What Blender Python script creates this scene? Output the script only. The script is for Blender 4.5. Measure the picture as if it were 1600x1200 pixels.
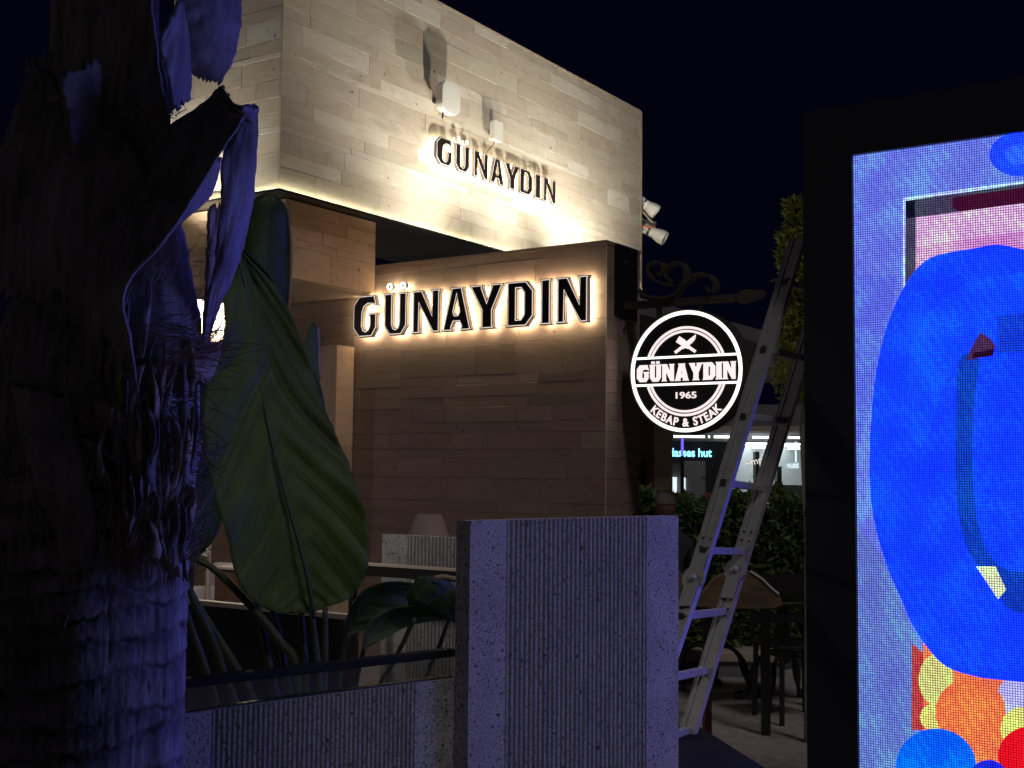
import bpy, bmesh, math, random
from mathutils import Vector, Matrix
from mathutils.geometry import tessellate_polygon

random.seed(7)
SC = bpy.context.scene
for o in list(bpy.data.objects):
    bpy.data.objects.remove(o)
COL = SC.collection
PI = math.pi

# ------------------------------------------------------------------ camera
FPX = 1900.0
PITCH, ROLL = math.radians(4.1), math.radians(0.55)
CAM = Vector((0, 0, 1.6))
_F = Vector((0, math.cos(PITCH), math.sin(PITCH)))
_R0 = Vector((1, 0, 0))
_U0 = Vector((0, -math.sin(PITCH), math.cos(PITCH)))
_R = math.cos(ROLL) * _R0 + math.sin(ROLL) * _U0
_U = math.cos(ROLL) * _U0 - math.sin(ROLL) * _R0
cam_d = bpy.data.cameras.new('camera')
cam_d.sensor_width = 36.0
cam_d.lens = FPX / 1600 * 36
cam_d.clip_start, cam_d.clip_end = 0.05, 500
cam = bpy.data.objects.new('camera', cam_d)
COL.objects.link(cam)
cam.matrix_world = Matrix(((_R.x, _U.x, -_F.x, CAM.x), (_R.y, _U.y, -_F.y, CAM.y), (_R.z, _U.z, -_F.z, CAM.z), (0, 0, 0, 1)))
SC.camera = cam

# ------------------------------------------------------------------ night sky, weak town light, exposure
SKY_COL, SKY_STR = (0.11, 0.16, 0.90), 0.0052
SUN_E, SUN_COL = 0.44, (1.0, 0.91, 0.97)
world = bpy.data.worlds.new('World')
SC.world = world
world.use_nodes = True
bg = world.node_tree.nodes['Background']
bg.inputs['Color'].default_value = (*SKY_COL, 1)
bg.inputs['Strength'].default_value = SKY_STR
sun_d = bpy.data.lights.new('town_light', 'SUN')
sun_d.energy, sun_d.angle, sun_d.color = SUN_E, math.radians(12), SUN_COL
sun = bpy.data.objects.new('town_light', sun_d)
COL.objects.link(sun)
sun.location = (6, -8, 9)
sun.rotation_euler = (Vector((-0.30, 0.55, -0.78))).to_track_quat('-Z', 'Y').to_euler()
vs = SC.view_settings
SC.display_settings.display_device = 'sRGB'
vs.view_transform, vs.look, vs.exposure, vs.gamma, vs.use_curve_mapping = 'Standard', 'None', 0.0, 1.0, False
SC.cycles.use_denoising = True
SC.cycles.max_bounces = 8
SC.cycles.sample_clamp_indirect = 4.0
SC.cycles.use_light_tree = True

# ------------------------------------------------------------------ helpers
def ray(px, py):
    return _F + (px - 800) / FPX * _R + (600 - py) / FPX * _U
def P(px, py, Y):
    d = ray(px, py)
    return CAM + d * (Y / d.y)
def on_plane(px, py, pt, n):
    d = ray(px, py)
    return CAM + d * ((pt - CAM).dot(n) / d.dot(n))

def link(o, parent=None):
    COL.objects.link(o)
    if parent is not None:
        o.parent = parent
    return o
def tag(o, label=None, cat=None, group=None, kind=None):
    if label: o['label'] = label
    if cat: o['category'] = cat
    if group: o['group'] = group
    if kind: o['kind'] = kind
    return o
def thing(name, label, cat, loc=(0, 0, 0), rz=0.0, group=None):
    o = bpy.data.objects.new(name, None)
    o.empty_display_size = 0.2
    link(o)
    o.location = loc
    o.rotation_euler = (0, 0, rz)
    return tag(o, label, cat, group)

class MB:
    """collects shapes in one mesh"""
    def __init__(s, off=(0, 0, 0)):
        s.v, s.f, s.off = [], [], Vector(off)
    def add(s, vs_, fs):
        n = len(s.v)
        s.v += [Vector(a) - s.off for a in vs_]
        s.f += [tuple(i + n for i in q) for q in fs]
        return s
    def box(s, x0, x1, y0, y1, z0, z1):
        return s.add([(x0, y0, z0), (x1, y0, z0), (x1, y1, z0), (x0, y1, z0), (x0, y0, z1), (x1, y0, z1), (x1, y1, z1), (x0, y1, z1)],
                     [(0, 3, 2, 1), (4, 5, 6, 7), (0, 1, 5, 4), (1, 2, 6, 5), (2, 3, 7, 6), (3, 0, 4, 7)])
    def bar(s, a, b, w, h, side=None):
        """box beam from a to b; w along side, h along the other"""
        a, b = Vector(a), Vector(b)
        d = (b - a).normalized()
        if side is None:
            side = Vector((0, 0, 1)).cross(d)
            if side.length < 1e-4: side = Vector((1, 0, 0))
        sd = (Vector(side) - Vector(side).dot(d) * d).normalized()
        up = d.cross(sd)
        vs_ = []
        for p in (a, b):
            for i, j in ((-1, -1), (1, -1), (1, 1), (-1, 1)):
                vs_.append(p + sd * (i * w / 2) + up * (j * h / 2))
        return s.add(vs_, [(0, 3, 2, 1), (4, 5, 6, 7), (0, 1, 5, 4), (1, 2, 6, 5), (2, 3, 7, 6), (3, 0, 4, 7)])
    def tube(s, pts, r, n=8, caps=True):
        pts = [Vector(p) for p in pts]
        rs = r if isinstance(r, (list, tuple)) else [r] * len(pts)
        vs_, fs = [], []
        ref = Vector((0.31, 0.2, 0.93))
        for i, p in enumerate(pts):
            d = (pts[min(i + 1, len(pts) - 1)] - pts[max(i - 1, 0)]).normalized()
            a = ref.cross(d)
            if a.length < 0.05: a = Vector((1, 0, 0)).cross(d)
            a.normalize(); b = d.cross(a)
            for k in range(n):
                t = 2 * PI * k / n
                vs_.append(p + (a * math.cos(t) + b * math.sin(t)) * rs[i])
        for i in range(len(pts) - 1):
            for k in range(n):
                fs.append((i * n + k, i * n + (k + 1) % n, (i + 1) * n + (k + 1) % n, (i + 1) * n + k))
        if caps:
            fs.append(tuple(range(n - 1, -1, -1)))
            fs.append(tuple((len(pts) - 1) * n + k for k in range(n)))
        return s.add(vs_, fs)
    def cyl(s, c, r, h, axis='z', n=24, r2=None):
        c = Vector(c); r2 = r if r2 is None else r2
        vs_, fs = [], []
        for q, rr in ((0, r), (h, r2)):
            for k in range(n):
                t = 2 * PI * k / n
                a, b = rr * math.cos(t), rr * math.sin(t)
                vs_.append(c + (Vector((a, b, q)) if axis == 'z' else Vector((a, -q, b)) if axis == 'y' else Vector((q, a, b))))
        for k in range(n):
            fs.append((k, (k + 1) % n, n + (k + 1) % n, n + k))
        fs += [tuple(range(n - 1, -1, -1)), tuple(range(n, 2 * n))]
        return s.add(vs_, fs)
    def prism(s, loops, y0, y1, caps=(True, True)):
        """2D loops (first the outline, then holes) in x,z, extruded from y0 (front) to y1 (back)"""
        lp = [[Vector((p[0], p[1], 0)) for p in L] for L in loops]
        tri = tessellate_polygon(lp)
        flat = [p for L in lp for p in L]
        n = len(flat)
        vs_ = [(p.x, y0, p.y) for p in flat] + [(p.x, y1, p.y) for p in flat]
        fs = []
        for t in tri:
            a, b, c = (flat[i] for i in t)
            if (b - a).cross(c - a).z < 0: t = (t[0], t[2], t[1])
            if caps[0]: fs.append(tuple(t))
            if caps[1]: fs.append(tuple(i + n for i in reversed(t)))
        k0 = 0
        for L in lp:
            m = len(L)
            area = sum(L[i].x * L[(i + 1) % m].y - L[(i + 1) % m].x * L[i].y for i in range(m))
            for i in range(m):
                a, b = k0 + i, k0 + (i + 1) % m
                q = (a, a + n, b + n, b) if (area > 0) == (L is lp[0]) else (b, b + n, a + n, a)
                fs.append(q)
            k0 += m
        return s.add(vs_, fs)
    def lathe(s, prof, c=(0, 0, 0), n=24):
        vs_, fs = [], []
        for r, z in prof:
            for k in range(n):
                t = 2 * PI * k / n
                vs_.append((c[0] + r * math.cos(t), c[1] + r * math.sin(t), c[2] + z))
        for i in range(len(prof) - 1):
            for k in range(n):
                fs.append((i * n + k, i * n + (k + 1) % n, (i + 1) * n + (k + 1) % n, (i + 1) * n + k))
        return s.add(vs_, fs)
    def build(s, name, mat, parent=None, smooth=False, solid=0.0, bevel=0.0, recalc=True):
        me = bpy.data.meshes.new(name)
        me.from_pydata([tuple(a) for a in s.v], [], s.f)
        if recalc:
            bm = bmesh.new(); bm.from_mesh(me)
            bmesh.ops.recalc_face_normals(bm, faces=bm.faces)
            bm.to_mesh(me); bm.free()
        if mat: me.materials.append(mat)
        if smooth:
            for p in me.polygons: p.use_smooth = True
        o = link(bpy.data.objects.new(name, me), parent)
        if solid:
            m = o.modifiers.new('solid', 'SOLIDIFY'); m.thickness = solid; m.offset = 0
        if bevel:
            m = o.modifiers.new('bevel', 'BEVEL'); m.width = bevel; m.segments = 2; m.limit_method = 'ANGLE'
        return o

# ------------------------------------------------------------------ materials
def newmat(name):
    m = bpy.data.materials.new(name); m.use_nodes = True
    nt = m.node_tree
    return m, nt, nt.nodes, nt.links, nt.nodes['Principled BSDF']
def pm(name, col, rough=0.6, metal=0.0, bump=0.0, scale=40.0, var=0.0, spec=0.5):
    m, nt, N, L, b = newmat(name)
    b.inputs['Base Color'].default_value = (*col, 1)
    b.inputs['Roughness'].default_value = rough
    b.inputs['Metallic'].default_value = metal
    b.inputs['Specular IOR Level'].default_value = spec
    if bump or var:
        tc = N.new('ShaderNodeTexCoord')
        nz = N.new('ShaderNodeTexNoise'); nz.inputs['Scale'].default_value = scale; nz.inputs['Detail'].default_value = 6
        L.new(tc.outputs['Object'], nz.inputs['Vector'])
        if bump:
            bp = N.new('ShaderNodeBump'); bp.inputs['Strength'].default_value = bump; bp.inputs['Distance'].default_value = 0.005
            L.new(nz.outputs['Fac'], bp.inputs['Height']); L.new(bp.outputs['Normal'], b.inputs['Normal'])
        if var:
            rp = N.new('ShaderNodeValToRGB')
            rp.color_ramp.elements[0].position, rp.color_ramp.elements[1].position = 0.3, 0.72
            rp.color_ramp.elements[0].color = (*[c * (1 - var) for c in col], 1)
            rp.color_ramp.elements[1].color = (*[min(1, c * (1 + var)) for c in col], 1)
            L.new(nz.outputs['Fac'], rp.inputs['Fac']); L.new(rp.outputs['Color'], b.inputs['Base Color'])
    return m
def em(name, col, strength):
    m, nt, N, L, b = newmat(name)
    b.inputs['Base Color'].default_value = (0.6, 0.6, 0.6, 1)
    b.inputs['Emission Color'].default_value = (*col, 1)
    b.inputs['Emission Strength'].default_value = strength
    return m
def ramp(N, stops, interp='LINEAR'):
    r = N.new('ShaderNodeValToRGB'); r.color_ramp.interpolation = interp
    e = r.color_ramp.elements
    while len(e) < len(stops): e.new(0.5)
    for i, (p, c) in enumerate(stops):
        e[i].position = p; e[i].color = (*c, 1) if len(c) == 3 else c
    return r

def stone_mat(name, tint=(1, 1, 1)):
    m, nt, N, L, b = newmat(name)
    oi = N.new('ShaderNodeObjectInfo'); tc = N.new('ShaderNodeTexCoord')
    mul = N.new('ShaderNodeVectorMath'); mul.operation = 'SCALE'
    cmb = N.new('ShaderNodeCombineXYZ')
    for k in range(3): L.new(oi.outputs['Random'], cmb.inputs[k])
    L.new(cmb.outputs[0], mul.inputs[0]); mul.inputs['Scale'].default_value = 37.0
    add = N.new('ShaderNodeVectorMath'); add.operation = 'ADD'
    L.new(tc.outputs['Object'], add.inputs[0]); L.new(mul.outputs[0], add.inputs[1])
    t = tint
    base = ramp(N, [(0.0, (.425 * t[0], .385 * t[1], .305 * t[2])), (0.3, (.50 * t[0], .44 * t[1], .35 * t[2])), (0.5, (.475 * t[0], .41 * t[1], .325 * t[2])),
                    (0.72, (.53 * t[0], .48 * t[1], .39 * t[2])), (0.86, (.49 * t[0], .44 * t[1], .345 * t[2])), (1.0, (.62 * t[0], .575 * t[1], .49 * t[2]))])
    L.new(oi.outputs['Random'], base.inputs['Fac'])
    mp = N.new('ShaderNodeMapping'); mp.inputs['Scale'].default_value = (2.2, 2.2, 7.0)
    L.new(add.outputs[0], mp.inputs['Vector'])
    n1 = N.new('ShaderNodeTexNoise'); n1.inputs['Scale'].default_value = 1.6; n1.inputs['Detail'].default_value = 9; n1.inputs['Roughness'].default_value = .62; n1.inputs['Distortion'].default_value = .6
    L.new(mp.outputs[0], n1.inputs['Vector'])
    r1 = ramp(N, [(.30, (.82, .80, .78)), (.47, (.98, .97, .96)), (.55, (1, 1, 1)), (.70, (1.12, 1.11, 1.10))])
    L.new(n1.outputs['Fac'], r1.inputs['Fac'])
    mx = N.new('ShaderNodeMix'); mx.data_type = 'RGBA'; mx.blend_type = 'MULTIPLY'; mx.inputs['Factor'].default_value = 1
    L.new(base.outputs['Color'], mx.inputs['A']); L.new(r1.outputs['Color'], mx.inputs['B'])
    # rusty patches and little pits
    n2 = N.new('ShaderNodeTexNoise'); n2.inputs['Scale'].default_value = 3.1; n2.inputs['Detail'].default_value = 7; n2.inputs['Distortion'].default_value = 1.2
    L.new(add.outputs[0], n2.inputs['Vector'])
    r2 = ramp(N, [(.60, (0, 0, 0)), (.70, (.5, .5, .5))])
    L.new(n2.outputs['Fac'], r2.inputs['Fac'])
    mx2 = N.new('ShaderNodeMix'); mx2.data_type = 'RGBA'
    L.new(r2.outputs['Color'], mx2.inputs['Factor']); L.new(mx.outputs['Result'], mx2.inputs['A'])
    mx2.inputs['B'].default_value = (.40 * t[0], .30 * t[1], .19 * t[2], 1)
    n3 = N.new('ShaderNodeTexNoise'); n3.inputs['Scale'].default_value = 17; n3.inputs['Detail'].default_value = 5
    L.new(add.outputs[0], n3.inputs['Vector'])
    r3 = ramp(N, [(.255, (.25, .2, .15)), (.30, (1, 1, 1))])
    L.new(n3.outputs['Fac'], r3.inputs['Fac'])
    mx3 = N.new('ShaderNodeMix'); mx3.data_type = 'RGBA'; mx3.blend_type = 'MULTIPLY'; mx3.inputs['Factor'].default_value = 1
    L.new(mx2.outputs['Result'], mx3.inputs['A']); L.new(r3.outputs['Color'], mx3.inputs['B'])
    L.new(mx3.outputs['Result'], b.inputs['Base Color'])
    b.inputs['Roughness'].default_value = .62
    bp = N.new('ShaderNodeBump'); bp.inputs['Strength'].default_value = .25; bp.inputs['Distance'].default_value = .004
    L.new(n1.outputs['Fac'], bp.inputs['Height'])
    bp2 = N.new('ShaderNodeBump'); bp2.inputs['Strength'].default_value = .5; bp2.inputs['Distance'].default_value = .004
    L.new(r3.outputs['Color'], bp2.inputs['Height']); L.new(bp.outputs['Normal'], bp2.inputs['Normal'])
    L.new(bp2.outputs['Normal'], b.inputs['Normal'])
    return m

def concrete_mat(name, col, pits=0.5, pscale=150):
    m, nt, N, L, b = newmat(name)
    tcc = N.new('ShaderNodeTexCoord'); oi = N.new('ShaderNodeObjectInfo')
    tc = N.new('ShaderNodeVectorMath'); tc.operation = 'MULTIPLY_ADD'; tc.inputs[1].default_value = (13.7, 7.3, 9.1)
    L.new(oi.outputs['Location'], tc.inputs[0]); L.new(tcc.outputs['Object'], tc.inputs[2])
    nz = N.new('ShaderNodeTexNoise'); nz.inputs['Scale'].default_value = pscale; nz.inputs['Detail'].default_value = 4; nz.inputs['Roughness'].default_value = .65
    L.new(tc.outputs[0], nz.inputs['Vector'])
    big = N.new('ShaderNodeTexNoise'); big.inputs['Scale'].default_value = 7; big.inputs['Detail'].default_value = 5
    L.new(tc.outputs[0], big.inputs['Vector'])
    hole = N.new('ShaderNodeTexNoise'); hole.inputs['Scale'].default_value = 105; hole.inputs['Detail'].default_value = 3; hole.inputs['Distortion'].default_value = .8
    L.new(tc.outputs[0], hole.inputs['Vector'])
    rh = ramp(N, [(.33, (.12, .12, .12)), (.385, (1, 1, 1))])
    L.new(hole.outputs['Fac'], rh.inputs['Fac'])
    rp = ramp(N, [(.32, tuple(c * (1 - pits) for c in col)), (.47, col), (.68, tuple(min(1, c * (1 + .5 * pits)) for c in col))])
    L.new(nz.outputs['Fac'], rp.inputs['Fac'])
    rb = ramp(N, [(.3, (.8, .8, .8)), (.7, (1.12, 1.12, 1.12))])
    L.new(big.outputs['Fac'], rb.inputs['Fac'])
    cur = rp.outputs['Color']
    for src in (rb, rh):
        mx = N.new('ShaderNodeMix'); mx.data_type = 'RGBA'; mx.blend_type = 'MULTIPLY'; mx.inputs['Factor'].default_value = 1
        L.new(cur, mx.inputs['A']); L.new(src.outputs['Color'], mx.inputs['B']); cur = mx.outputs['Result']
    L.new(cur, b.inputs['Base Color'])
    b.inputs['Roughness'].default_value = .75
    bp = N.new('ShaderNodeBump'); bp.inputs['Strength'].default_value = .9; bp.inputs['Distance'].default_value = .004
    L.new(nz.outputs['Fac'], bp.inputs['Height'])
    bp2 = N.new('ShaderNodeBump'); bp2.inputs['Strength'].default_value = .9; bp2.inputs['Distance'].default_value = .005
    L.new(rh.outputs['Color'], bp2.inputs['Height']); L.new(bp.outputs['Normal'], bp2.inputs['Normal'])
    L.new(bp2.outputs['Normal'], b.inputs['Normal'])
    return m

def leaf_mat(name, col, trans=.25, rough=.42):
    m, nt, N, L, b = newmat(name)
    tc = N.new('ShaderNodeTexCoord')
    # fine side veins run across the blade (attribute: along the rib)
    at = N.new('ShaderNodeAttribute'); at.attribute_name = 'uvl'
    sp = N.new('ShaderNodeSeparateXYZ'); L.new(at.outputs['Vector'], sp.inputs[0])
    nz = N.new('ShaderNodeTexNoise'); nz.inputs['Scale'].default_value = 6; nz.inputs['Detail'].default_value = 5
    L.new(tc.outputs['Object'], nz.inputs['Vector'])
    cmb = N.new('ShaderNodeCombineXYZ')
    ma = N.new('ShaderNodeMath'); ma.operation = 'MULTIPLY_ADD'; ma.inputs[1].default_value = -.22
    ab = N.new('ShaderNodeMath'); ab.operation = 'ABSOLUTE'
    L.new(sp.outputs['Y'], ab.inputs[0]); L.new(ab.outputs[0], ma.inputs[0]); L.new(sp.outputs['X'], ma.inputs[2])
    L.new(ma.outputs[0], cmb.inputs[0])
    nv = N.new('ShaderNodeTexNoise'); nv.noise_dimensions = '1D'; nv.inputs['Scale'].default_value = 60; nv.inputs['Detail'].default_value = 4
    L.new(ma.outputs[0], nv.inputs['W'])
    r = ramp(N, [(.3, tuple(c * .62 for c in col)), (.52, col), (.72, (col[0] * 1.7, col[1] * 1.45, col[2] * 1.5))])
    av = N.new('ShaderNodeMath'); av.operation = 'MULTIPLY_ADD'; av.inputs[1].default_value = .45
    sc = N.new('ShaderNodeMath'); sc.operation = 'MULTIPLY'; sc.inputs[1].default_value = .55
    L.new(nz.outputs['Fac'], sc.inputs[0]); L.new(nv.outputs['Fac'], av.inputs[0]); L.new(sc.outputs[0], av.inputs[2])
    L.new(av.outputs[0], r.inputs['Fac'])
    L.new(r.outputs['Color'], b.inputs['Base Color'])
    b.inputs['Roughness'].default_value = rough; b.inputs['Specular IOR Level'].default_value = .3
    bp = N.new('ShaderNodeBump'); bp.inputs['Strength'].default_value = .45; bp.inputs['Distance'].default_value = .006
    L.new(nv.outputs['Fac'], bp.inputs['Height']); L.new(bp.outputs['Normal'], b.inputs['Normal'])
    tr = N.new('ShaderNodeBsdfTranslucent'); tr.inputs['Color'].default_value = (col[0] * 2.2, col[1] * 2.2, col[2], 1)
    ms = N.new('ShaderNodeMixShader'); ms.inputs[0].default_value = trans
    L.new(b.outputs[0], ms.inputs[1]); L.new(tr.outputs[0], ms.inputs[2])
    L.new(ms.outputs[0], N['Material Output'].inputs['Surface'])
    return m

def fibre_mat(name, dark, light, sc=(60, 60, 3), rough=.8, bump=.6):
    """long vertical fibres: bark, husks, wood"""
    m, nt, N, L, b = newmat(name)
    tc = N.new('ShaderNodeTexCoord')
    mp = N.new('ShaderNodeMapping'); mp.inputs['Scale'].default_value = sc
    L.new(tc.outputs['Object'], mp.inputs['Vector'])
    n1 = N.new('ShaderNodeTexNoise'); n1.inputs['Scale'].default_value = 1; n1.inputs['Detail'].default_value = 8; n1.inputs['Roughness'].default_value = .6
    L.new(mp.outputs[0], n1.inputs['Vector'])
    n2 = N.new('ShaderNodeTexNoise'); n2.inputs['Scale'].default_value = 9; n2.inputs['Detail'].default_value = 5
    L.new(tc.outputs['Object'], n2.inputs['Vector'])
    av = N.new('ShaderNodeMath'); av.operation = 'MULTIPLY_ADD'; av.inputs[1].default_value = .6
    s_ = N.new('ShaderNodeMath'); s_.operation = 'MULTIPLY'; s_.inputs[1].default_value = .4
    L.new(n2.outputs['Fac'], s_.inputs[0]); L.new(n1.outputs['Fac'], av.inputs[0]); L.new(s_.outputs[0], av.inputs[2])
    r = ramp(N, [(.32, dark), (.66, light)])
    L.new(av.outputs[0], r.inputs['Fac']); L.new(r.outputs['Color'], b.inputs['Base Color'])
    b.inputs['Roughness'].default_value = rough
    bp = N.new('ShaderNodeBump'); bp.inputs['Strength'].default_value = bump; bp.inputs['Distance'].default_value = .006
    L.new(av.outputs[0], bp.inputs['Height']); L.new(bp.outputs['Normal'], b.inputs['Normal'])
    return m

M = {}
M['stone'] = stone_mat('travertine')
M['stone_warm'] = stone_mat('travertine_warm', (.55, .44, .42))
M['stone_light'] = stone_mat('travertine_light', (1.13, 1.15, 1.18))
M['stone_beam'] = stone_mat('travertine_brown', (1.02, .82, .68))
M['mortar'] = pm('mortar', (.20, .17, .13), .9)
M['concrete'] = concrete_mat('aggregate_concrete', (.34, .33, .32), .55)
M['rib'] = concrete_mat('ribbed_concrete', (.30, .29, .28), .6, 130)
M['groove'] = pm('groove_concrete', (.13, .125, .12), .9)
M['floor'] = pm('terrace_concrete', (.36, .33, .30), .55, bump=.25, scale=14, var=.25)
M['black'] = pm('black_paint', (.014, .013, .013), .38, bump=.12, scale=90)
M['iron'] = pm('wrought_iron', (.075, .062, .05), .55, .2, bump=.3, scale=60)
M['cabinet'] = pm('cabinet_black', (.010, .010, .013), .55)
M['white'] = pm('white_plastic', (.72, .71, .64), .42, bump=.05)
M['alu'] = pm('aluminium', (.40, .385, .375), .48, .25, bump=.15, scale=22, var=.14)
M['alu_dark'] = pm('hinge_steel', (.36, .35, .34), .5, .3, bump=.2, scale=40)
M['hole'] = pm('rung_end', (.02, .02, .02), .7)
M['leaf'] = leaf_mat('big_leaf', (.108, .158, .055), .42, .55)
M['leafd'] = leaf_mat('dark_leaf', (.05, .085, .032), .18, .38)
M['stem'] = pm('leaf_stalk', (.045, .065, .025), .5, var=.3, scale=12)
M['bush'] = leaf_mat('bush_leaf', (.22, .26, .065), .25, .45)
M['hedge'] = leaf_mat('hedge_leaf', (.11, .16, .05), .2, .5)
M['dry'] = fibre_mat('dry_edge', (.20, .15, .09), (.45, .36, .24))
M['bark'] = fibre_mat('palm_bark', (.060, .053, .047), (.44, .41, .37), (75, 75, 6), .85, .8)
M['husk'] = fibre_mat('palm_husk', (.08, .07, .06), (.40, .37, .34), (46, 46, 3), .6, .4)
M['fibre'] = fibre_mat('palm_fibre', (.22, .16, .10), (.62, .50, .34), (80, 80, 20))
M['wood'] = fibre_mat('brown_wood', (.07, .035, .022), (.16, .085, .055), (6, 40, 40), .5, .15)
M['slabwood'] = fibre_mat('live_edge_wood', (.07, .044, .022), (.20, .135, .07), (8, 30, 40), .55, .3)
M['cloth'] = pm('white_cloth', (.66, .61, .56), .85, bump=.3, scale=9)
M['shade'] = pm('lamp_shade', (.34, .26, .23), .8, bump=.15, scale=140)
M['beige'] = pm('beige_edge', (.45, .37, .28), .6)
M['green'] = pm('green_sign', (.015, .075, .06), .5)
M['wprint'] = pm('white_print', (.75, .8, .78), .6)
M['grey'] = pm('grey_render', (.16, .155, .16), .8, bump=.15, scale=12, var=.15)
M['skin'] = pm('skin', (.20, .11, .075), .6)
M['capcloth'] = pm('cap_cloth', (.20, .18, .16), .85, bump=.3, scale=80)
M['darkcloth'] = pm('dark_cloth', (.03, .03, .035), .9)
M['red'] = pm('red_plastic', (.45, .04, .03), .5)
M['orange'] = pm('broom_orange', (.55, .16, .05), .6)
M['card'] = pm('cardboard', (.22, .15, .10), .85, bump=.1)
M['soil'] = pm('soil', (.03, .022, .016), 1, bump=.8, scale=50, var=.4)

WARM = (1.0, .80, .50)
M['glow'] = em('letter_glow', (1.0, .80, .52), 23.0)
M['line'] = em('letter_line', (1.0, .86, .78), .80)
M['dot'] = em('dot_light', (1.0, .95, .86), 2.2)
M['sign_white'] = em('sign_white', (1.0, .97, .93), 1.9)
M['sign_pink'] = em('sign_pink', (1.0, .84, .82), 1.05)
M['strip'] = em('warm_strip', (1.0, .92, .66), 20.0)
M['lamp_face'] = em('flood_face', (1.0, .86, .60), 12.0)
M['tube_white'] = em('tube_white', (1.0, .98, .86), 4.5)
M['cyan'] = em('cyan_letters', (.18, .62, 1.0), 3.0)
M['bluepost'] = em('blue_post_light', (.12, .10, 1.0), 1.2)
M['shop_in'] = em('lit_white_panel', (.80, .95, 1.0), 1.0)
M['shop_sign'] = em('pale_lit_sign', (.55, .80, .86), .45)

def glass_mat(name, tint=(.9, .93, .92), refl=1.0):
    m, nt, N, L, b = newmat(name)
    tr = N.new('ShaderNodeBsdfTransparent'); tr.inputs['Color'].default_value = (*tint, 1)
    gl = N.new('ShaderNodeBsdfGlossy'); gl.inputs['Roughness'].default_value = .03
    fr = N.new('ShaderNodeFresnel'); fr.inputs['IOR'].default_value = 1.5
    ms = N.new('ShaderNodeMixShader')
    L.new(fr.outputs[0], ms.inputs[0]); L.new(tr.outputs[0], ms.inputs[1]); L.new(gl.outputs[0], ms.inputs[2])
    L.new(ms.outputs[0], N['Material Output'].inputs['Surface'])
    return m
M['glass'] = glass_mat('clear_glass', (.86, .88, .86))
M['smoke'] = glass_mat('smoked_glass', (.42, .42, .42))

# ------------------------------------------------------------------ frames (building axes follow the sign wall)
A = math.radians(-33.6)
EX = Vector((math.cos(A), math.sin(A), 0)); EY = Vector((-math.sin(A), math.cos(A), 0))
O0 = P(947, 600, 9.0); O0.z = 0
def W(x, y, z): return O0 + EX * x + EY * y + Vector((0, 0, z))
def toB(w):
    d = w - O0
    return Vector((d.dot(EX), d.dot(EY), w.z))
def bY(px, py, c=0): return toB(on_plane(px, py, W(0, c, 0), EY))
def bX(px, py, c=0): return toB(on_plane(px, py, W(c, 0, 0), EX))

# ------------------------------------------------------------------ ground
MB().add([(-120, -60, 0), (120, -60, 0), (120, 160, 0), (-120, 160, 0)], [(0, 1, 2, 3)]).build('terrace_floor', M['floor'])
tag(bpy.data.objects['terrace_floor'], kind='structure')
tag(MB().add([(-5, -4, .004), (4, -4, .004), (4, 2.4, .004), (.9, 4.3, .004), (-.6, 3.1, .004), (-5, 1.0, .004)], [(0, 1, 2, 3, 4, 5)]).build('bounce_blocker', M['soil']), kind='structure')  # unseen dark sheet added to keep floor bounce off the palm

# ------------------------------------------------------------------ stone cladding
def tile(parent, mat, face, u0, u1, z0, z1, plane, out, rnd, th=.014, g=.0008):
    """one stone slab on a vertical face; face 'y' = plane at y, outward -y; 'x' = plane at x, outward +x; 'xm' outward -x"""
    pr = rnd.uniform(-.0012, .0014)
    c = .0016
    a0, a1, b0, b1 = u0 + g, u1 - g, z0 + g, z1 - g
    v = []
    for d, k in ((0, 0), (th + pr - c, 0), (th + pr, c)):
        for (u, z) in ((a0 + k, b0 + k), (a1 - k, b0 + k), (a1 - k, b1 - k), (a0 + k, b1 - k)):
            if face == 'y': v.append((u, plane - d, z))
            elif face == 'x': v.append((plane + d, u, z))
            else: v.append((plane - d, u, z))
    f = [(8, 9, 10, 11)]
    for r in (0, 4):
        for i in range(4):
            f.append((r + i, r + (i + 1) % 4, r + 4 + (i + 1) % 4, r + 4 + i))
    if face in ('xm',): f = [tuple(reversed(q)) for q in f]
    return MB().add(v, f).build('stone_tile', mat, parent, recalc=False)
def clad(parent, mat, face, u0, u1, courses, plane, seed, lo=.30, hi=.95):
    r = random.Random(seed)
    for (z0, z1) in courses:
        u = u0
        first = True
        while u < u1 - 1e-4:
            w = r.uniform(lo, hi) * (r.uniform(.3, 1) if first else 1)
            first = False
            if u1 - (u + w) < lo * .6: w = u1 - u
            m_ = M['stone_light'] if (mat is M['stone'] and (z1 - z0 < .06 or r.random() < .05)) else mat
            tile(parent, m_, face, u, u + w, z0, z1, plane, 1, r)
            u += w
def courses(zs): return [(zs[i + 1], zs[i]) for i in range(len(zs) - 1)]

TH = .014
# --- sign wall (free-standing block) : front plane y=0, right plane x=0
HW = 3.333
LW = 3.95
sw = thing('stone_sign_wall', 'low beige stone wall carrying the larger dark lettered sign', 'wall', O0, A)
MB().box(-LW, -TH, TH, .536 - TH, 0, HW - .03).build('wall_core', M['mortar'], sw)
zs = [HW - .028, 3.245, 3.06, 2.925, 2.745, 2.60, 2.36, 2.285, 2.19, 2.105, 1.985, 1.90, 1.77, 1.70, 1.545, 1.36, 1.275, 1.10, .92, .80, .60, .40, .2, 0.0]
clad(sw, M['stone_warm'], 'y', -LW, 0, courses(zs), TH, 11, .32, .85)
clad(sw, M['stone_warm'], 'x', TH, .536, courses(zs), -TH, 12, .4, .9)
cap = MB().box(-LW, .006, -.006, .54, HW - .027, HW).build('coping', M['stone_warm'], sw)
MB().box(-.004, .003, -.003, .004, 0, HW - .028).build('corner_trim', M['beige'], sw)

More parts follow.
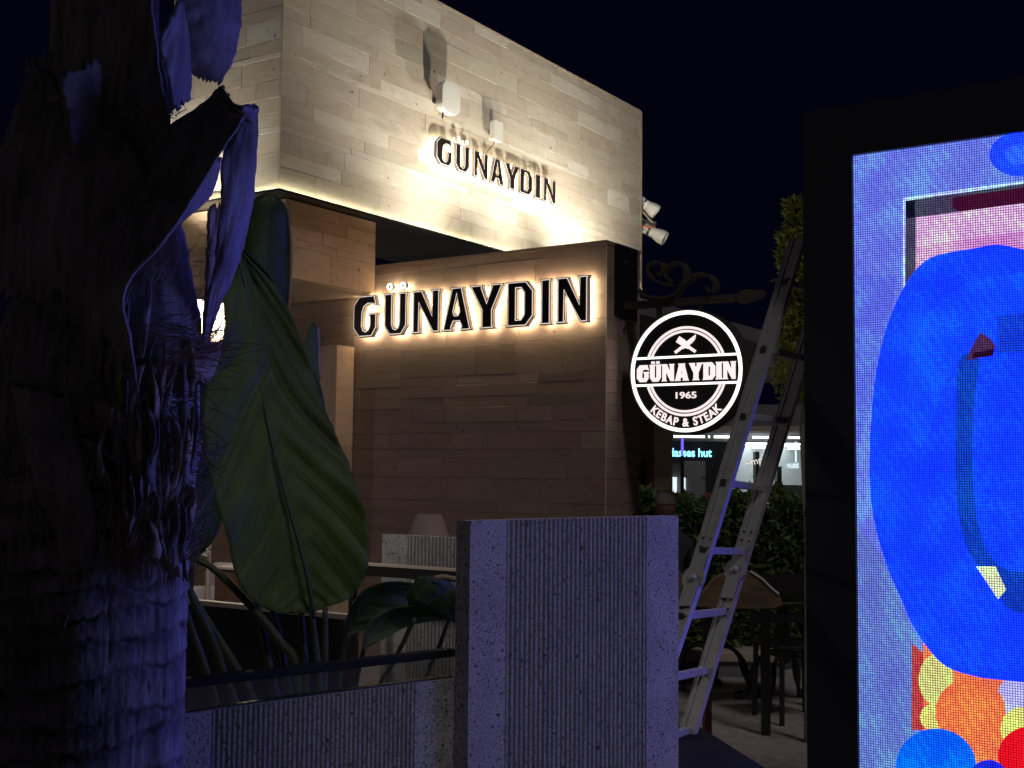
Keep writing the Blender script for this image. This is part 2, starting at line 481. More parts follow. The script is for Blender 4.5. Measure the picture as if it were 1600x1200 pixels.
# --- restaurant building
xb = -2.136; yc = -1.274; zb0 = 3.72; zb1 = 5.835; ye = 4.637
rb = thing('restaurant_building', 'restaurant building with a floodlit travertine upper volume overhanging the terrace', 'building', O0, A)
box = MB().box(xb - 1.25, xb - TH, yc + TH, ye, zb0 + .004, zb1 - .012).build('upper_volume', M['mortar'], rb)
zc = [zb1 - .01, 5.74, 5.60, 5.50, 5.33, 5.167, 5.067, 4.903, 4.803, 4.759, 4.585, 4.446, 4.322, 4.224, 4.174, 4.016, 3.903, 3.722]
clad(box, M['stone'], 'x', yc, ye, courses(zc), xb - TH, 21, .38, 1.15)
clad(box, M['stone'], 'y', xb - 1.25, xb - TH - .001, courses(zc), yc + TH, 22, .35, .8)
MB().box(xb - 1.26, xb + .004, yc - .004, ye, zb1 - .009, zb1 + .012).build('roof_coping', M['beige'], rb)
MB().box(xb - .001, xb + .004, ye - .0, ye + .03, zb0 - .02, zb1).build('end_trim', M['beige'], rb)
MB().box(xb - .003, xb + .003, yc - .003, yc + .003, zb0, zb1 - .01).build('corner_trim', M['beige'], rb)
# LED ledge under the lower edge: dark metal profile, lit strip lying in it
led = MB()
led.box(xb - .02, xb + .055, yc - .055, ye, zb0 - .022, zb0 - .004)
led.box(xb - 1.24, xb - .0205, yc - .055, yc + .03, zb0 - .022, zb0 - .004)
led.build('light_ledge', M['black'], rb)
st = MB()
st.box(xb + .022, xb + .040, yc - .04, ye - .02, zb0 - .0035, zb0 + .001)
st.box(xb - 1.24, xb + .02, yc - .040, yc - .022, zb0 - .0035, zb0 + .001)
st.build('led_strip', M['strip'], rb)
# soffit and the side beam below it
MB().box(xb - 1.24, xb - .03, yc + .03, ye - .05, zb0 - .012, zb0 - .001).build('soffit', M['black'], rb)
xs = -2.236; ys = -1.09; zs0 = 3.085; zs1 = 3.70
beam = MB().box(xs - 1.5, xs - TH, ys + TH, -.012, zs0, zs1).build('side_beam', M['mortar'], rb)
zbm = [3.70, 3.60, 3.50, 3.395, 3.335, zs0]
clad(beam, M['stone_beam'], 'x', ys, -.012, courses(zbm), xs - TH, 31, .3, .6)
clad(beam, M['stone_beam'], 'y', xs - 1.5, xs - TH - .001, courses(zbm), ys + TH, 32, .35, .8)
MB().box(xs - 1.49, xs - .02, ys + .02, -.014, zs0 - .012, zs0 - .001).build('beam_soffit', M['beige'], rb)
# stone pillar against the wall, left of the sign
xp = -2.453; hp = 2.645
pil = MB().box(xp - .5, xp - TH, -.23 + TH, -.012, 0, hp).build('stone_pillar', M['mortar'], rb)
clad(pil, M['stone_beam'], 'x', -.23, -.012, [(0, .9), (.9, 1.8), (1.8, hp)], xp - TH, 41, .3, .5)
clad(pil, M['stone_beam'], 'y', xp - .5, xp - TH - .001, [(0, .9), (.9, 1.8), (1.8, hp)], -.23 + TH, 42, .3, .6)
# wall of the lit room further left
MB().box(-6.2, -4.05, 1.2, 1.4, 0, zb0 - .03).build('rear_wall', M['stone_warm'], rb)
# right wing: dark parapet wing running away behind the round sign, with a stone pillar below
wx = toB(P(1000, 600, 12.0))
MB().box(wx.x - .2, wx.x, wx.y, wx.y + 5.2, 2.76, 3.29).build('wing_fascia', M['grey'], rb)
MB().box(wx.x - 1.5, wx.x + .01, wx.y, wx.y + 5.2, 3.2905, 3.33).build('wing_roof', M['grey'], rb)
pp = toB(P(1022, 700, 12.2))
wp = MB().box(pp.x - 1.6, pp.x - TH, pp.y + TH, pp.y + .42, 0, 2.74).build('wing_pillar', M['mortar'], rb)
zp = [2.745, 2.62, 2.45, 2.33, 2.13, 2.0, 1.82, 1.66, 1.55, 1.37, 1.22, 1.05, .85, .6, .3, 0]
clad(wp, M['stone_beam'], 'y', pp.x - 1.6, pp.x - TH - .001, courses(zp), pp.y + TH, 51, .3, .6)
clad(wp, M['stone_beam'], 'x', pp.y, pp.y + .42, courses(zp), pp.x - TH, 52, .2, .5)

# ------------------------------------------------------------------ lettering
G_ = [(.25, 1), (.86, 1), (.97, .73), (.80, .77), (.60, .78), (.46, .72), (.40, .60), (.38, .28), (.44, .18), (.53, .15), (.62, .19), (.67, .28), (.67, .46), (.58, .57), (1.0, .57), (.95, .50), (.95, .21), (.76, 0), (.25, 0), (.01, .22), (.01, .78)]
U_ = [(0, 1), (.44, 1), (.38, .92), (.38, .27), (.43, .18), (.51, .15), (.59, .18), (.64, .27), (.64, .92), (.58, 1), (1, 1), (.95, .92), (.95, .22), (.74, 0), (.27, 0), (.05, .22), (.05, .92)]
N_ = [(0, 1), (.37, 1), (.70, .44), (.70, .92), (.64, 1), (1, 1), (.96, .93), (.96, 0), (.74, 0), (.28, .66), (.28, .08), (.34, 0), (0, 0), (.05, .07), (.05, .93)]
A_ = [(.27, 1), (.72, 1), (.69, .93), (.95, .07), (1, 0), (.62, 0), (.65, .10), (.59, .20), (.41, .20), (.35, .10), (.37, 0), (0, 0), (.06, .07), (.32, .93)]
AH = [(.50, .80), (.58, .44), (.54, .37), (.45, .37), (.41, .44)]
Y_ = [(0, 1), (.40, 1), (.38, .92), (.51, .63), (.64, .92), (.62, 1), (1, 1), (.94, .92), (.68, .42), (.68, .08), (.75, 0), (.29, 0), (.36, .08), (.36, .42), (.06, .92)]
D_ = [(0, 1), (.74, 1), (1, .78), (1, .22), (.74, 0), (0, 0), (.06, .07), (.06, .93)]
DH = [(.40, .83), (.55, .83), (.65, .73), (.65, .27), (.55, .17), (.40, .17)]
I_ = [(0, 1), (1, 1), (.88, .92), (.88, .08), (1, 0), (0, 0), (.12, .08), (.12, .92)]
GLY = {'G': [G_], 'U': [U_], 'N': [N_], 'A': [A_, AH], 'Y': [Y_], 'D': [D_, DH], 'I': [I_]}
def area2(L): return sum(L[i][0] * L[(i + 1) % len(L)][1] - L[(i + 1) % len(L)][0] * L[i][1] for i in range(len(L)))
def inset(loops, d):
    """move every loop inwards (into the stroke) by d, mitred"""
    out = []
    for k, L in enumerate(loops):
        s = 1 if area2(L) > 0 else -1
        if k: s = -s
        n = len(L); R_ = []
        for i in range(n):
            p0, p1, p2 = Vector(L[i - 1]), Vector(L[i]), Vector(L[(i + 1) % n])
            d1, d2 = (p1 - p0).normalized(), (p2 - p1).normalized()
            n1, n2 = Vector((-d1.y, d1.x)) * s, Vector((-d2.y, d2.x)) * s
            m_ = n1 + n2
            if m_.length < 1e-3: m_ = n1
            m_.normalize()
            q = d / max(.42, m_.dot(n1))
            R_.append(tuple(p1 + m_ * q))
        out.append(R_)
    return out
def place(ch, x0, x1, z0, z1): return [[(x0 + p[0] * (x1 - x0), z0 + p[1] * (z1 - z0)) for p in L] for L in GLY[ch]]

def circ(cx, cz, r, n=28, a0=0, a1=2 * PI, closed=True):
    return [(cx + r * math.cos(a0 + (a1 - a0) * k / (n if closed else n - 1)), cz + r * math.sin(a0 + (a1 - a0) * k / (n if closed else n - 1))) for k in range(n)]

M['letter'] = pm('letter_return', (.30, .25, .19), .35, .3)
M['letter_rim'] = pm('letter_rim', (.035, .016, .013), .4)
M['letter_face'] = pm('letter_face', (.014, .010, .009), .35)
def wall_sign(label, loc, rz, cells, z0, z1, st_, dep, k, glow):
    """halo-lit word: each letter floats on the wall, a lit rear plate washes the stone"""
    s = thing('wall_sign', label, 'sign', loc, rz)
    for ch, x0, x1 in cells:
        L0 = place(ch, x0, x1, z0, z1)
        b = MB().prism(L0, -st_ - dep, -st_ - .012).build('letter', M['letter'], s)
        MB().prism(inset(L0, .004 * k), -st_ - .0115, -st_).build('rear_light', glow, b)
        MB().prism(L0, -st_ - dep - .003, -st_ - dep - .0002).build('letter_rim', M['letter_rim'], b)
        MB().prism(inset(L0, .0065 * k), -st_ - dep - .005, -st_ - dep - .0031).build('light_line', M['line'], b)
        MB().prism(inset(L0, .0135 * k), -st_ - dep - .008, -st_ - dep - .0051).build('letter_face', M['letter_face'], b)
        if ch == 'U':
            h = z1 - z0
            for q in (.24, .78):
                cx, cz, r = x0 + q * (x1 - x0), z1 + .155 * h, .082 * h
                d = MB().prism([circ(cx, cz, r)], -st_ - dep, -st_ - .012).build('umlaut_dot', M['letter'], s)
                MB().prism([circ(cx, cz, r * .95)], -st_ - .0115, -st_).build('rear_light', glow, d)
                MB().prism([circ(cx, cz, r), circ(cx, cz, r * .40, 18)], -st_ - dep - .004, -st_ - dep - .0002).build('dot_ring', M['dot'], d)
                MB().prism([circ(cx, cz, r * .39, 18)], -st_ - dep - .003, -st_ - dep - .0002).build('dot_centre', M['letter_rim'], d)
    return s
def cellsY(spec, c): return [(ch, bY(a, 490, c).x, bY(b_, 490, c).x) for ch, a, b_ in spec]
spec1 = [('G', 552, 591), ('U', 599, 638), ('N', 643, 689), ('A', 690, 738), ('Y', 733, 788), ('D', 790, 834), ('I', 843, 863), ('N', 868, 921)]
wall_sign('larger halo-lit black lettering standing off the low stone wall', O0, A, cellsY(spec1, -.09), 2.712, 3.066, .035, .055, 1.0, M['glow'])
spec2 = [('G', 680, 706), ('U', 709, 733), ('N', 738, 762), ('A', 764, 787), ('Y', 786, 811), ('D', 810, 831), ('I', 834, 845), ('N', 847, 868)]
x2 = xb + .08
ya = bX(680, 250, x2).y
cells2 = [(ch, bX(a, 265, x2).y - ya, bX(b_, 265, x2).y - ya) for ch, a, b_ in spec2]
M['glow2'] = em('letter_glow_upper', (1.0, .86, .62), 12.0)
wall_sign('smaller halo-lit dark lettering high on the floodlit upper wall', W(xb, ya, 0), A + PI / 2, cells2, 4.322, 4.572, .045, .04, .75, M['glow2'])

# ------------------------------------------------------------------ boxes on the upper wall
def wall_fixture(name, label, cat, y, z, w, h, d, off, r, yaw=0.0):
    t = thing(name, label, cat, W(xb, y, z), A + PI / 2)
    prof = []
    for (cx, cz, a0) in ((w / 2 - r, h / 2 - r, 0), (-w / 2 + r, h / 2 - r, PI / 2), (-w / 2 + r, -h / 2 + r, PI), (w / 2 - r, -h / 2 + r, 1.5 * PI)):
        prof += [(cx + r * math.cos(a0 + PI / 2 * k / 5), cz + r * math.sin(a0 + PI / 2 * k / 5)) for k in range(6)]
    MB().prism([prof], -off - d, -off).build('housing', M['white'], t, bevel=.022)
    MB().prism([inset([prof], .024)[0]], -off - d - .0012, -off - d - .0002).build('front_cover', M['white'], t)
    return t
ap = wall_fixture('wireless_antenna', 'white rounded antenna box on the upper wall above the letters', 'antenna', bX(705, 155, xb + .19).y, bX(705, 153, xb + .19).z, .27, .28, .075, .12, .085)
MB().box(-.03, .03, -.12, -.001, -.02, .02).build('mounting_arm', M['black'], ap)
MB().tube([(-.06, -.15, -.12), (-.06, -.14, -.19)], .008).build('antenna_cable', M['black'], ap)
sm = wall_fixture('wall_sensor', 'small narrow white sensor box beside the antenna above the letters', 'sensor', bX(777, 207, xb + .09).y, bX(777, 205, xb + .09).z, .14, .19, .06, .05, .012)
MB().box(-.02, .02, -.05, -.001, -.02, .02).build('mounting_arm', M['black'], sm)
MB().tube([(0, -.06, -.095), (-.02, -.05, -.14), (-.07, -.04, -.19), (-.10, -.04, -.23)], .006).build('sensor_cable', M['card'], sm)

# ------------------------------------------------------------------ floodlights on the roof of the low block (hidden from here, they throw the double shadows)
def floodlight(label, y, x, z, tgt, power, size=.16, spread=128):
    t = thing('floodlight', label, 'floodlight', W(x, y, z), A, 'floodlights washing the upper wall')
    MB().box(-.11, .11, -.07, .07, -.055, -.0).build('housing', M['black'], t)
    MB().box(-.095, .095, -.055, .055, .0005, .004).build('lens', M['lamp_face'], t)
    b_ = MB(); b_.box(-.125, -.112, -.02, .02, -.10, .02); b_.box(.112, .125, -.02, .02, -.10, .02); b_.box(-.125, .125, -.02, .02, -.115, -.1005)
    b_.build('bracket', M['black'], t)
    ld = bpy.data.lights.new('flood_lamp', 'SPOT')
    ld.energy, ld.color, ld.shadow_soft_size, ld.spot_size, ld.spot_blend = power, (1.0, .93, .80), .035, math.radians(spread), .9
    lo = link(bpy.data.objects.new('flood_lamp', ld), t)
    lo.location = (0, 0, .03)
    d = Vector(tgt) - Vector((x, y, z))
    lo.rotation_euler = d.to_track_quat('-Z', 'Y').to_euler()
    return t
floodlight('black floodlight on the low roof aimed up at the right of the upper wall', 1.85, xb + .78, 3.41, (xb + .1, 1.6, 5.9), 150)
floodlight('black floodlight on the low roof aimed up at the middle of the upper wall', -.02 + .66, xb + .78, 3.41, (xb + .1, .2, 5.9), 175)
floodlight('black floodlight on the low roof aimed up at the far end of the upper wall', 2.85, xb + .7, 3.41, (xb + .1, 3.4, 5.9), 250)
floodlight('black floodlight fixed below the left face of the upper volume', yc - .30, xb - 1.02, 3.35, (xb - .6, yc, 5.2), 110)
MB().box(xb + .02, -.05, .545, 4.5, 2.85, 2.95).build('low_roof', M['grey'], rb)

# ------------------------------------------------------------------ spotlights on the end of the upper wall
def projector(label, px, py, Y, d, ln, r):
    c = P(px, py, Y)
    t = thing('spotlight', label, 'spotlight', c, 0, 'white spotlights at the end of the upper wall')
    d = Vector(d).normalized()
    q = d.to_track_quat('Z', 'Y').to_matrix()
    m1 = MB()
    prof = [(0, -.5 * ln), (.55 * r, -.5 * ln), (.72 * r, -.44 * ln), (.72 * r, .0), (.86 * r, .12 * ln), (r, .3 * ln), (r, .5 * ln), (.86 * r, .5 * ln), (.80 * r, .42 * ln)]
    v = MB().lathe(prof, n=20)
    m1.add([q @ Vector(a) for a in v.v], v.f)
    m1.build('head', M['white'], t, smooth=False)
    m2 = MB(); v = MB().lathe([(0, .40 * ln), (.80 * r, .40 * ln)], n=20); m2.add([q @ Vector(a) for a in v.v], v.f)
    m2.build('lens', M['black'], t)
    m3 = MB(); v = MB().cyl((0, 0, -.24 * ln), .745 * r, .10 * ln, n=20); m3.add([q @ Vector(a) for a in v.v], v.f)
    m3.build('band', M['black'], t)
    e = W(xb - .02, ye + .02, c.z - .02) - c
    MB().tube([(0, 0, 0), tuple(e * .5 + Vector((0, 0, .04))), tuple(e)], .014).build('arm', M['white'], t)
    return t
_sd = 14.2
projector('white spotlight topmost of the cluster behind the upper wall end', 1012, 322, _sd, (.75, -.1, -.55), .26, .085)
projector('white spotlight partly hidden in the middle of the cluster', 1006, 350, _sd + .12, (.8, -.2, -.4), .26, .08)
projector('white flared spotlight lowest of the cluster pointing down', 1022, 364, _sd - .05, (.80, -.25, -.48), .30, .085)
c0 = P(1003, 330, _sd); tag(MB(c0).tube([P(1002, 328, _sd), P(1014, 342, _sd), P(1022, 350, _sd)], .012).build('conduit', M['beige']), 'pale thin conduit crossing the white spotlights', 'conduit')
bpy.data.objects['conduit'].location = c0
c0 = P(1003, 354, _sd - .1); o = tag(MB(c0).tube([P(1001, 353, _sd - .1), P(1012, 355, _sd - .12), P(1022, 355, _sd - .12)], .011).build('cable', M['orange']), 'orange cable running to the lowest spotlight', 'cable')
o.location = c0

# ------------------------------------------------------------------ hanging sign bracket and round sign
ybr = .27
def bxz(px, py): q = bY(px, py, ybr); return (q.x, q.z)
br = thing('sign_bracket', 'black wrought iron bracket with scrolls holding the round sign', 'bracket', W(0, ybr, 0), A)
pa, pb = bX(962, 382, .012), bX(996, 498, .012)
MB().box(.001, .012, pa.y - ybr, pb.y - ybr, bX(980, 498, .012).z, bX(980, 385, .012).z).build('wall_plate', M['black'], br)
bl = MB()
for q in (3.2, 2.85, 2.7): bl.cyl((.012, 0, q), .016, .012, 'x', 8)
bl.build('bolt', M['iron'], br)
zb_ = bxz(1050, 473)[1]
MB().box(.012, bxz(1150, 465)[0], -.016, .016, zb_ - .028, zb_ + .028).build('bar', M['iron'], br)
xt = bxz(1150, 465)[0]; xe = bxz(1198, 460)[0]
MB().prism([[(xt + .001, zb_ - .028), (xt + .06, zb_ - .055), (xe - .03, zb_ - .02), (xe, zb_ + .012), (xe - .03, zb_ + .04), (xt + .06, zb_ + .058), (xt + .001, zb_ + .028)]], -.012, .012).build('leaf_tip', M['iron'], br, bevel=.004)
def scroll(pxs, w0=.045, w1=.02):
    pts = [Vector((bxz(*p)[0], 0, bxz(*p)[1])) for p in pxs]
    fine = []
    for i in range(len(pts) - 1):
        p0, p1, p2, p3 = pts[max(i - 1, 0)], pts[i], pts[i + 1], pts[min(i + 2, len(pts) - 1)]
        for k in range(6):
            t = k / 6
            fine.append(.5 * ((2 * p1) + (p2 - p0) * t + (2 * p0 - 5 * p1 + 4 * p2 - p3) * t * t + (3 * p1 - p0 - 3 * p2 + p3) * t ** 3))
    fine.append(pts[-1])
    m1 = MB(); n = len(fine); vs_, fs = [], []
    for i, p in enumerate(fine):
        d = (fine[min(i + 1, n - 1)] - fine[max(i - 1, 0)]).normalized()
        nn = Vector((-d.z, 0, d.x)); th = .011
        w = w0 + (w1 - w0) * i / n
        for a, b_ in ((-th, -w / 2), (th, -w / 2), (th, w / 2), (-th, w / 2)):
            vs_.append(p + nn * a + Vector((0, b_, 0)))
    for i in range(n - 1):
        for k in range(4): fs.append((4 * i + k, 4 * i + (k + 1) % 4, 4 * i + 4 + (k + 1) % 4, 4 * i + 4 + k))
    fs += [(3, 2, 1, 0), tuple(4 * (n - 1) + k for k in range(4))]
    m1.add(vs_, fs).build('scroll', M['iron'], br)
scroll([(1000, 455), (1012, 463), (1035, 466), (1055, 462), (1066, 450), (1073, 435), (1072, 418), (1062, 411), (1050, 414), (1043, 424), (1044, 434), (1052, 442)], .10, .07)
scroll([(1064, 448), (1075, 440), (1088, 431), (1102, 429), (1113, 434), (1119, 443), (1118, 453), (1110, 455), (1106, 449)], .10, .07)
scroll([(1052, 446), (1036, 443), (1022, 436), (1015, 424), (1019, 413), (1030, 410), (1037, 416), (1036, 426), (1028, 430)], .10, .06)
for p in ((1030, 470), (1096, 466)):
    x_ = bxz(*p)[0]; MB().box(x_ - .018, x_ + .018, -.012, .012, zb_ - .16, zb_ - .0285).build('hanger', M['iron'], br)

rc = bY(1071, 580, ybr - .07)
RS = .456
rs = thing('round_hanging_sign', 'round black drum sign with lit white rings and lettering', 'sign', W(rc.x, ybr, rc.z), A)
MB().cyl((0, .08, 0), RS, .15, 'y', 72).build('drum', M['black'], rs)
yf = -.0705
def flat(name, loops, mat, dy=.006):
    return MB().prism(loops, yf - dy, yf - .0003).build(name, mat, rs)
MB().prism([circ(0, 0, RS + .004, 72), circ(0, 0, RS - .006, 72)], yf - .012, yf + .15).build('rim', M['iron'], rs)
flat('outer_ring', [circ(0, 0, .446, 80), circ(0, 0, .419, 80)], M['sign_white'])
def ring_arcs(r0, r1, zt, zbm_):
    for sgn, zq in ((1, zt), (-1, zbm_)):
        a = math.asin(zq / r0); b_ = math.asin(zq / r1)
        if sgn > 0:
            L = [(r0 * math.cos(t), r0 * math.sin(t)) for t in [a + (PI - 2 * a) * k / 30 for k in range(31)]] + \
                [(r1 * math.cos(t), r1 * math.sin(t)) for t in [PI - b_ - (PI - 2 * b_) * k / 30 for k in range(31)]]
        else:
            a, b_ = -a, -b_
            L = [(r0 * math.cos(t), -r0 * math.sin(t)) for t in [a + (PI - 2 * a) * k / 30 for k in range(31)]] + \
                [(r1 * math.cos(t), -r1 * math.sin(t)) for t in [PI - b_ - (PI - 2 * b_) * k / 30 for k in range(31)]]
        flat('inner_ring', [L], M['sign_pink'])
ring_arcs(.330, .312, .118, -.104)
ring_arcs(.303, .286, .118, -.104)
hw = .418
flat('band_line', [[(-.405, .100), (.405, .100), (.402, .116), (-.402, .116)]], M['sign_white'])
flat('band_line', [[(-.405, -.102), (.405, -.102), (.407, -.086), (-.407, -.086)]], M['sign_white'])
wd = {'G': .094, 'U': .090, 'N': .094, 'A': .104, 'Y': .096, 'D': .090, 'I': .042}
tot = sum(wd[c] for c in 'GUNAYDIN'); x_ = -.393; gp = (.786 - tot) / 7
for c in 'GUNAYDIN':
    L = inset(place(c, x_, x_ + wd[c], -.066, .054), -.0032)
    flat('letter', L, M['sign_pink'], .008)
    if c == 'U':
        for q in (.28, .72): flat('umlaut_dot', [[(x_ + q * wd[c] - .013, .063), (x_ + q * wd[c] + .013, .063), (x_ + q * wd[c] + .013, .082), (x_ + q * wd[c] - .013, .082)]], M['sign_pink'], .008)
    x_ += wd[c] + gp
def rot2(L, a, c): return [(c[0] + .82 * (x * math.cos(a) - z * math.sin(a)), c[1] + .82 * (x * math.sin(a) + z * math.cos(a))) for x, z in L]
flat('cleaver_icon', [rot2([(-.125, -.012), (-.05, -.014), (-.045, -.02), (.02, -.036), (.085, -.036), (.085, .024), (-.04, .020), (-.05, .013), (-.125, .013)], PI - math.radians(33), (-.004, .196))], M['sign_pink'], .008)
flat('knife_icon', [rot2([(-.125, -.013), (-.05, -.013), (-.04, -.02), (.06, -.024), (.10, -.012), (.128, .016), (.06, .016), (-.04, .014), (-.05, .012), (-.125, .012)], math.radians(33), (.004, .196))], M['sign_pink'], .0095)
def text_mesh(txt, size, off=0.0):
    cu = bpy.data.curves.new('t', 'FONT'); cu.body = txt; cu.size = size; cu.offset = off
    cu.align_x = 'CENTER'; cu.extrude = .002
    o = bpy.data.objects.new('t', cu); COL.objects.link(o)
    dg = bpy.context.evaluated_depsgraph_get()
    me = bpy.data.meshes.new_from_object(o.evaluated_get(dg))
    bpy.data.objects.remove(o); bpy.data.curves.remove(cu)
    return me
def put_text(txt, name, mat, parent, size, fn, off=0.0):
    """flat lettering; fn maps text (x, y, depth) to local coordinates"""
    me = text_mesh(txt, size, off)
    for v in me.vertices: v.co = fn(v.co.x, v.co.y, v.co.z)
    me.name = name; me.materials.clear(); me.materials.append(mat)
    return link(bpy.data.objects.new(name, me), parent)
put_text('1965', 'year', M['sign_pink'], rs, .064, lambda x, y, z: Vector((x * 1.45, yf - .004 - z, -.198 + y * 1.02)), .0012)
word = 'KEBAP & STEAK'
adv = {'K': 1.0, 'E': .88, 'B': .98, 'A': 1.05, 'P': .95, ' ': .52, '&': 1.15, 'S': .95, 'T': .92}
ta = sum(adv[c] for c in word); span = math.radians(91); an = -span / 2
for c in word:
    w_ = adv[c] / ta * span
    if c != ' ':
        t_ = an + w_ / 2
        RT = .403
        def fn(x, y, z, t_=t_):
            xx, rr = x * .92, RT - y * 1.02
            return Vector((rr * math.sin(t_) + xx * math.cos(t_), yf - .004 - z, -rr * math.cos(t_) + xx * math.sin(t_)))
        put_text(c, 'letter', M['sign_pink'], rs, .083, fn, .0022)
    an += w_

# ------------------------------------------------------------------ LED screen
LR = A
Ls = P(1333, 243, 5.0); Lo = Vector((Ls.x, Ls.y, 0))
LX = Vector((math.cos(LR), math.sin(LR), 0)); LY = Vector((-math.sin(LR), math.cos(LR), 0))
def lp(px, py):
    w = on_plane(px, py, Lo, LY) - Lo
    return (w.dot(LX), w.z)
sc_ = thing('led_screen', 'huge outdoor LED screen in a black cabinet showing blue and coloured balls', 'screen', Lo, LR)
lw = -lp(1257, 300)[0]
SW, SH0 = 5.0, .28
SH1 = Ls.z
fr = MB()
fr.box(-lw, -.0, -.02, .26, 0, SH1 + lw)
fr.box(SW, SW + lw, -.02, .26, 0, SH1 + lw)
fr.box(.0005, SW - .0005, -.02, .26, SH1, SH1 + lw)
fr.box(.0005, SW - .0005, -.02, .26, 0, SH0)
fr.box(.0005, SW - .0005, .02, .26, SH0 + .0005, SH1 - .0005)
fr.build('cabinet', M['cabinet'], sc_)
# picture: flat coloured shapes on the LED face, drawn one over another
pics = []
def shape(L, col): pics.append((L, col))
def S(*p): return [lp(*q) for q in p]
def SM(pts):
    v = [Vector((*lp(*q), 0)) for q in pts]; n = len(v); out = []
    for i in range(n):
        p0, p1, p2, p3 = v[i - 1], v[i], v[(i + 1) % n], v[(i + 2) % n]
        for k in range(5):
            f = k / 5
            q = .5 * ((2 * p1) + (p2 - p0) * f + (2 * p0 - 5 * p1 + 4 * p2 - p3) * f * f + (3 * p1 - p0 - 3 * p2 + p3) * f ** 3)
            out.append((q.x, q.y))
    return out
def ell(cx, cy, rx, ry, n=40): return [lp(cx + rx * math.cos(2 * PI * k / n), cy + ry * math.sin(2 * PI * k / n)) for k in range(n)]
def lin(r, g, b_): return tuple((c / 255 / 12.92 if c < 10 else ((c / 255 + .055) / 1.055) ** 2.4) for c in (r, g, b_))
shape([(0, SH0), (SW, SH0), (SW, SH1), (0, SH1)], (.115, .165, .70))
shape([(3.55 + 1.30 * math.cos(2 * PI * k / 48), (SH0 + SH1) / 2 + 1.22 * math.sin(2 * PI * k / 48)) for k in range(48)], (.06, .085, 3.8))  # blue disc added on the unseen side of the screen to light palm and panels
shape([(3.55 + 1.0 * math.cos(2 * PI * k / 40), (SH0 + SH1) / 2 + .05 + .95 * math.sin(2 * PI * k / 40)) for k in range(40)], (1.25, 1.2, 4.2))  # paler disc inside it, likewise unseen and added for its light
shape(S((1335, 820), (1385, 880), (1430, 1000), (1432, 1200), (1440, 1400), (1345, 1400)), (.105, .165, .52))
shape(S((1335, 430), (1400, 430), (1385, 560), (1340, 700)), (.092, .135, .70))
shape(S((1411, 309), (1900, 240), (1900, 250), (1416, 318), (1416, 470), (1411, 480)), lin(170, 190, 255))
shape(S((1415, 314), (1900, 244), (1900, 720), (1415, 460)), lin(60, 55, 82))
shape(S((1431, 340), (1900, 276), (1900, 720), (1431, 450)), lin(196, 156, 200))
shape(S((1431, 385), (1520, 372), (1640, 356), (1640, 420), (1431, 440)), lin(190, 130, 190))
shape(S((1489, 309), (1640, 287), (1640, 312), (1500, 331), (1489, 325)), lin(58, 6, 40))
shape(S((1415, 314), (1430, 312), (1430, 340), (1416, 342)), lin(8, 8, 30))
shape(S((1425, 1005), (1443, 1020), (1443, 1140), (1425, 1140)), lin(170, 52, 60))
shape(S((1443, 1000), (1900, 1020), (1900, 1500), (1380, 1500), (1380, 1240), (1443, 1140)), lin(226, 110, 70))
shape(ell(1600, 1090, 42, 40), lin(170, 180, 240))
shape(ell(1463, 1062, 27, 40), lin(196, 204, 120))
shape(ell(1462, 1120, 24, 22), lin(205, 205, 110))
shape(ell(1517, 1112, 55, 52), lin(232, 112, 66))
shape(ell(1598, 1138, 34, 34), lin(205, 214, 112))
shape(ell(1463, 1198, 63, 60), lin(0, 90, 255))
shape(ell(1612, 1180, 52, 46), lin(226, 10, 30))
shape(ell(1545, 1215, 30, 28), lin(20, 30, 220))
shape(ell(1700, 1120, 60, 55), lin(30, 140, 230)); shape(ell(1790, 1190, 66, 60), lin(230, 190, 60))
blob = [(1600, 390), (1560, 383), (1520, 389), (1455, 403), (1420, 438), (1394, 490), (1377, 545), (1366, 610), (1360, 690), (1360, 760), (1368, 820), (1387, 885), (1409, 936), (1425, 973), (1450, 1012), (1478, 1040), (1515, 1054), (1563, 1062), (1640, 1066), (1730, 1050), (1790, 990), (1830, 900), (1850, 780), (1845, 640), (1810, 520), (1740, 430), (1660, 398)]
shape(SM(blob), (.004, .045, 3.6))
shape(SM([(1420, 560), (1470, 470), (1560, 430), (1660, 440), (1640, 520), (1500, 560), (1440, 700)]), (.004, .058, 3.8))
arc = [(1500, 560), (1494, 640), (1493, 720), (1496, 780), (1504, 835), (1525, 880), (1556, 912), (1574, 950), (1620, 955), (1640, 900), (1576, 890), (1545, 862), (1530, 820), (1522, 760), (1520, 690), (1524, 620), (1530, 560)]
shape(SM(arc), (.003, .036, .44))
shape(S((1558, 494), (1640, 484), (1640, 548), (1560, 554)), (.004, .04, .62))
shape(S((1510, 563), (1522, 536), (1533, 519), (1549, 530), (1556, 541), (1552, 556)), lin(66, 34, 74))
shape(S((1522, 552), (1555, 545), (1552, 556), (1520, 560)), lin(30, 4, 30))
shape(S((1526, 885), (1556, 885), (1573, 921), (1560, 936)), lin(200, 214, 170))
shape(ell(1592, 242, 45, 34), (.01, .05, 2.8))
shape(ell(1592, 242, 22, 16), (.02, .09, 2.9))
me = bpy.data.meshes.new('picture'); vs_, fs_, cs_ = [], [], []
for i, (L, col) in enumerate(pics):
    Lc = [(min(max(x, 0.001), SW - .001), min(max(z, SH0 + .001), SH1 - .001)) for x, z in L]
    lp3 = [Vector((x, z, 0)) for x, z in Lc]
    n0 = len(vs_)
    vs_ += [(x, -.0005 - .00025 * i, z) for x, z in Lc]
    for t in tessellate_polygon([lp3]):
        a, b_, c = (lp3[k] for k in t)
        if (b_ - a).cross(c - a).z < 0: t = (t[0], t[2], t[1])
        fs_.append(tuple(k + n0 for k in t)); cs_ += [col] * 3
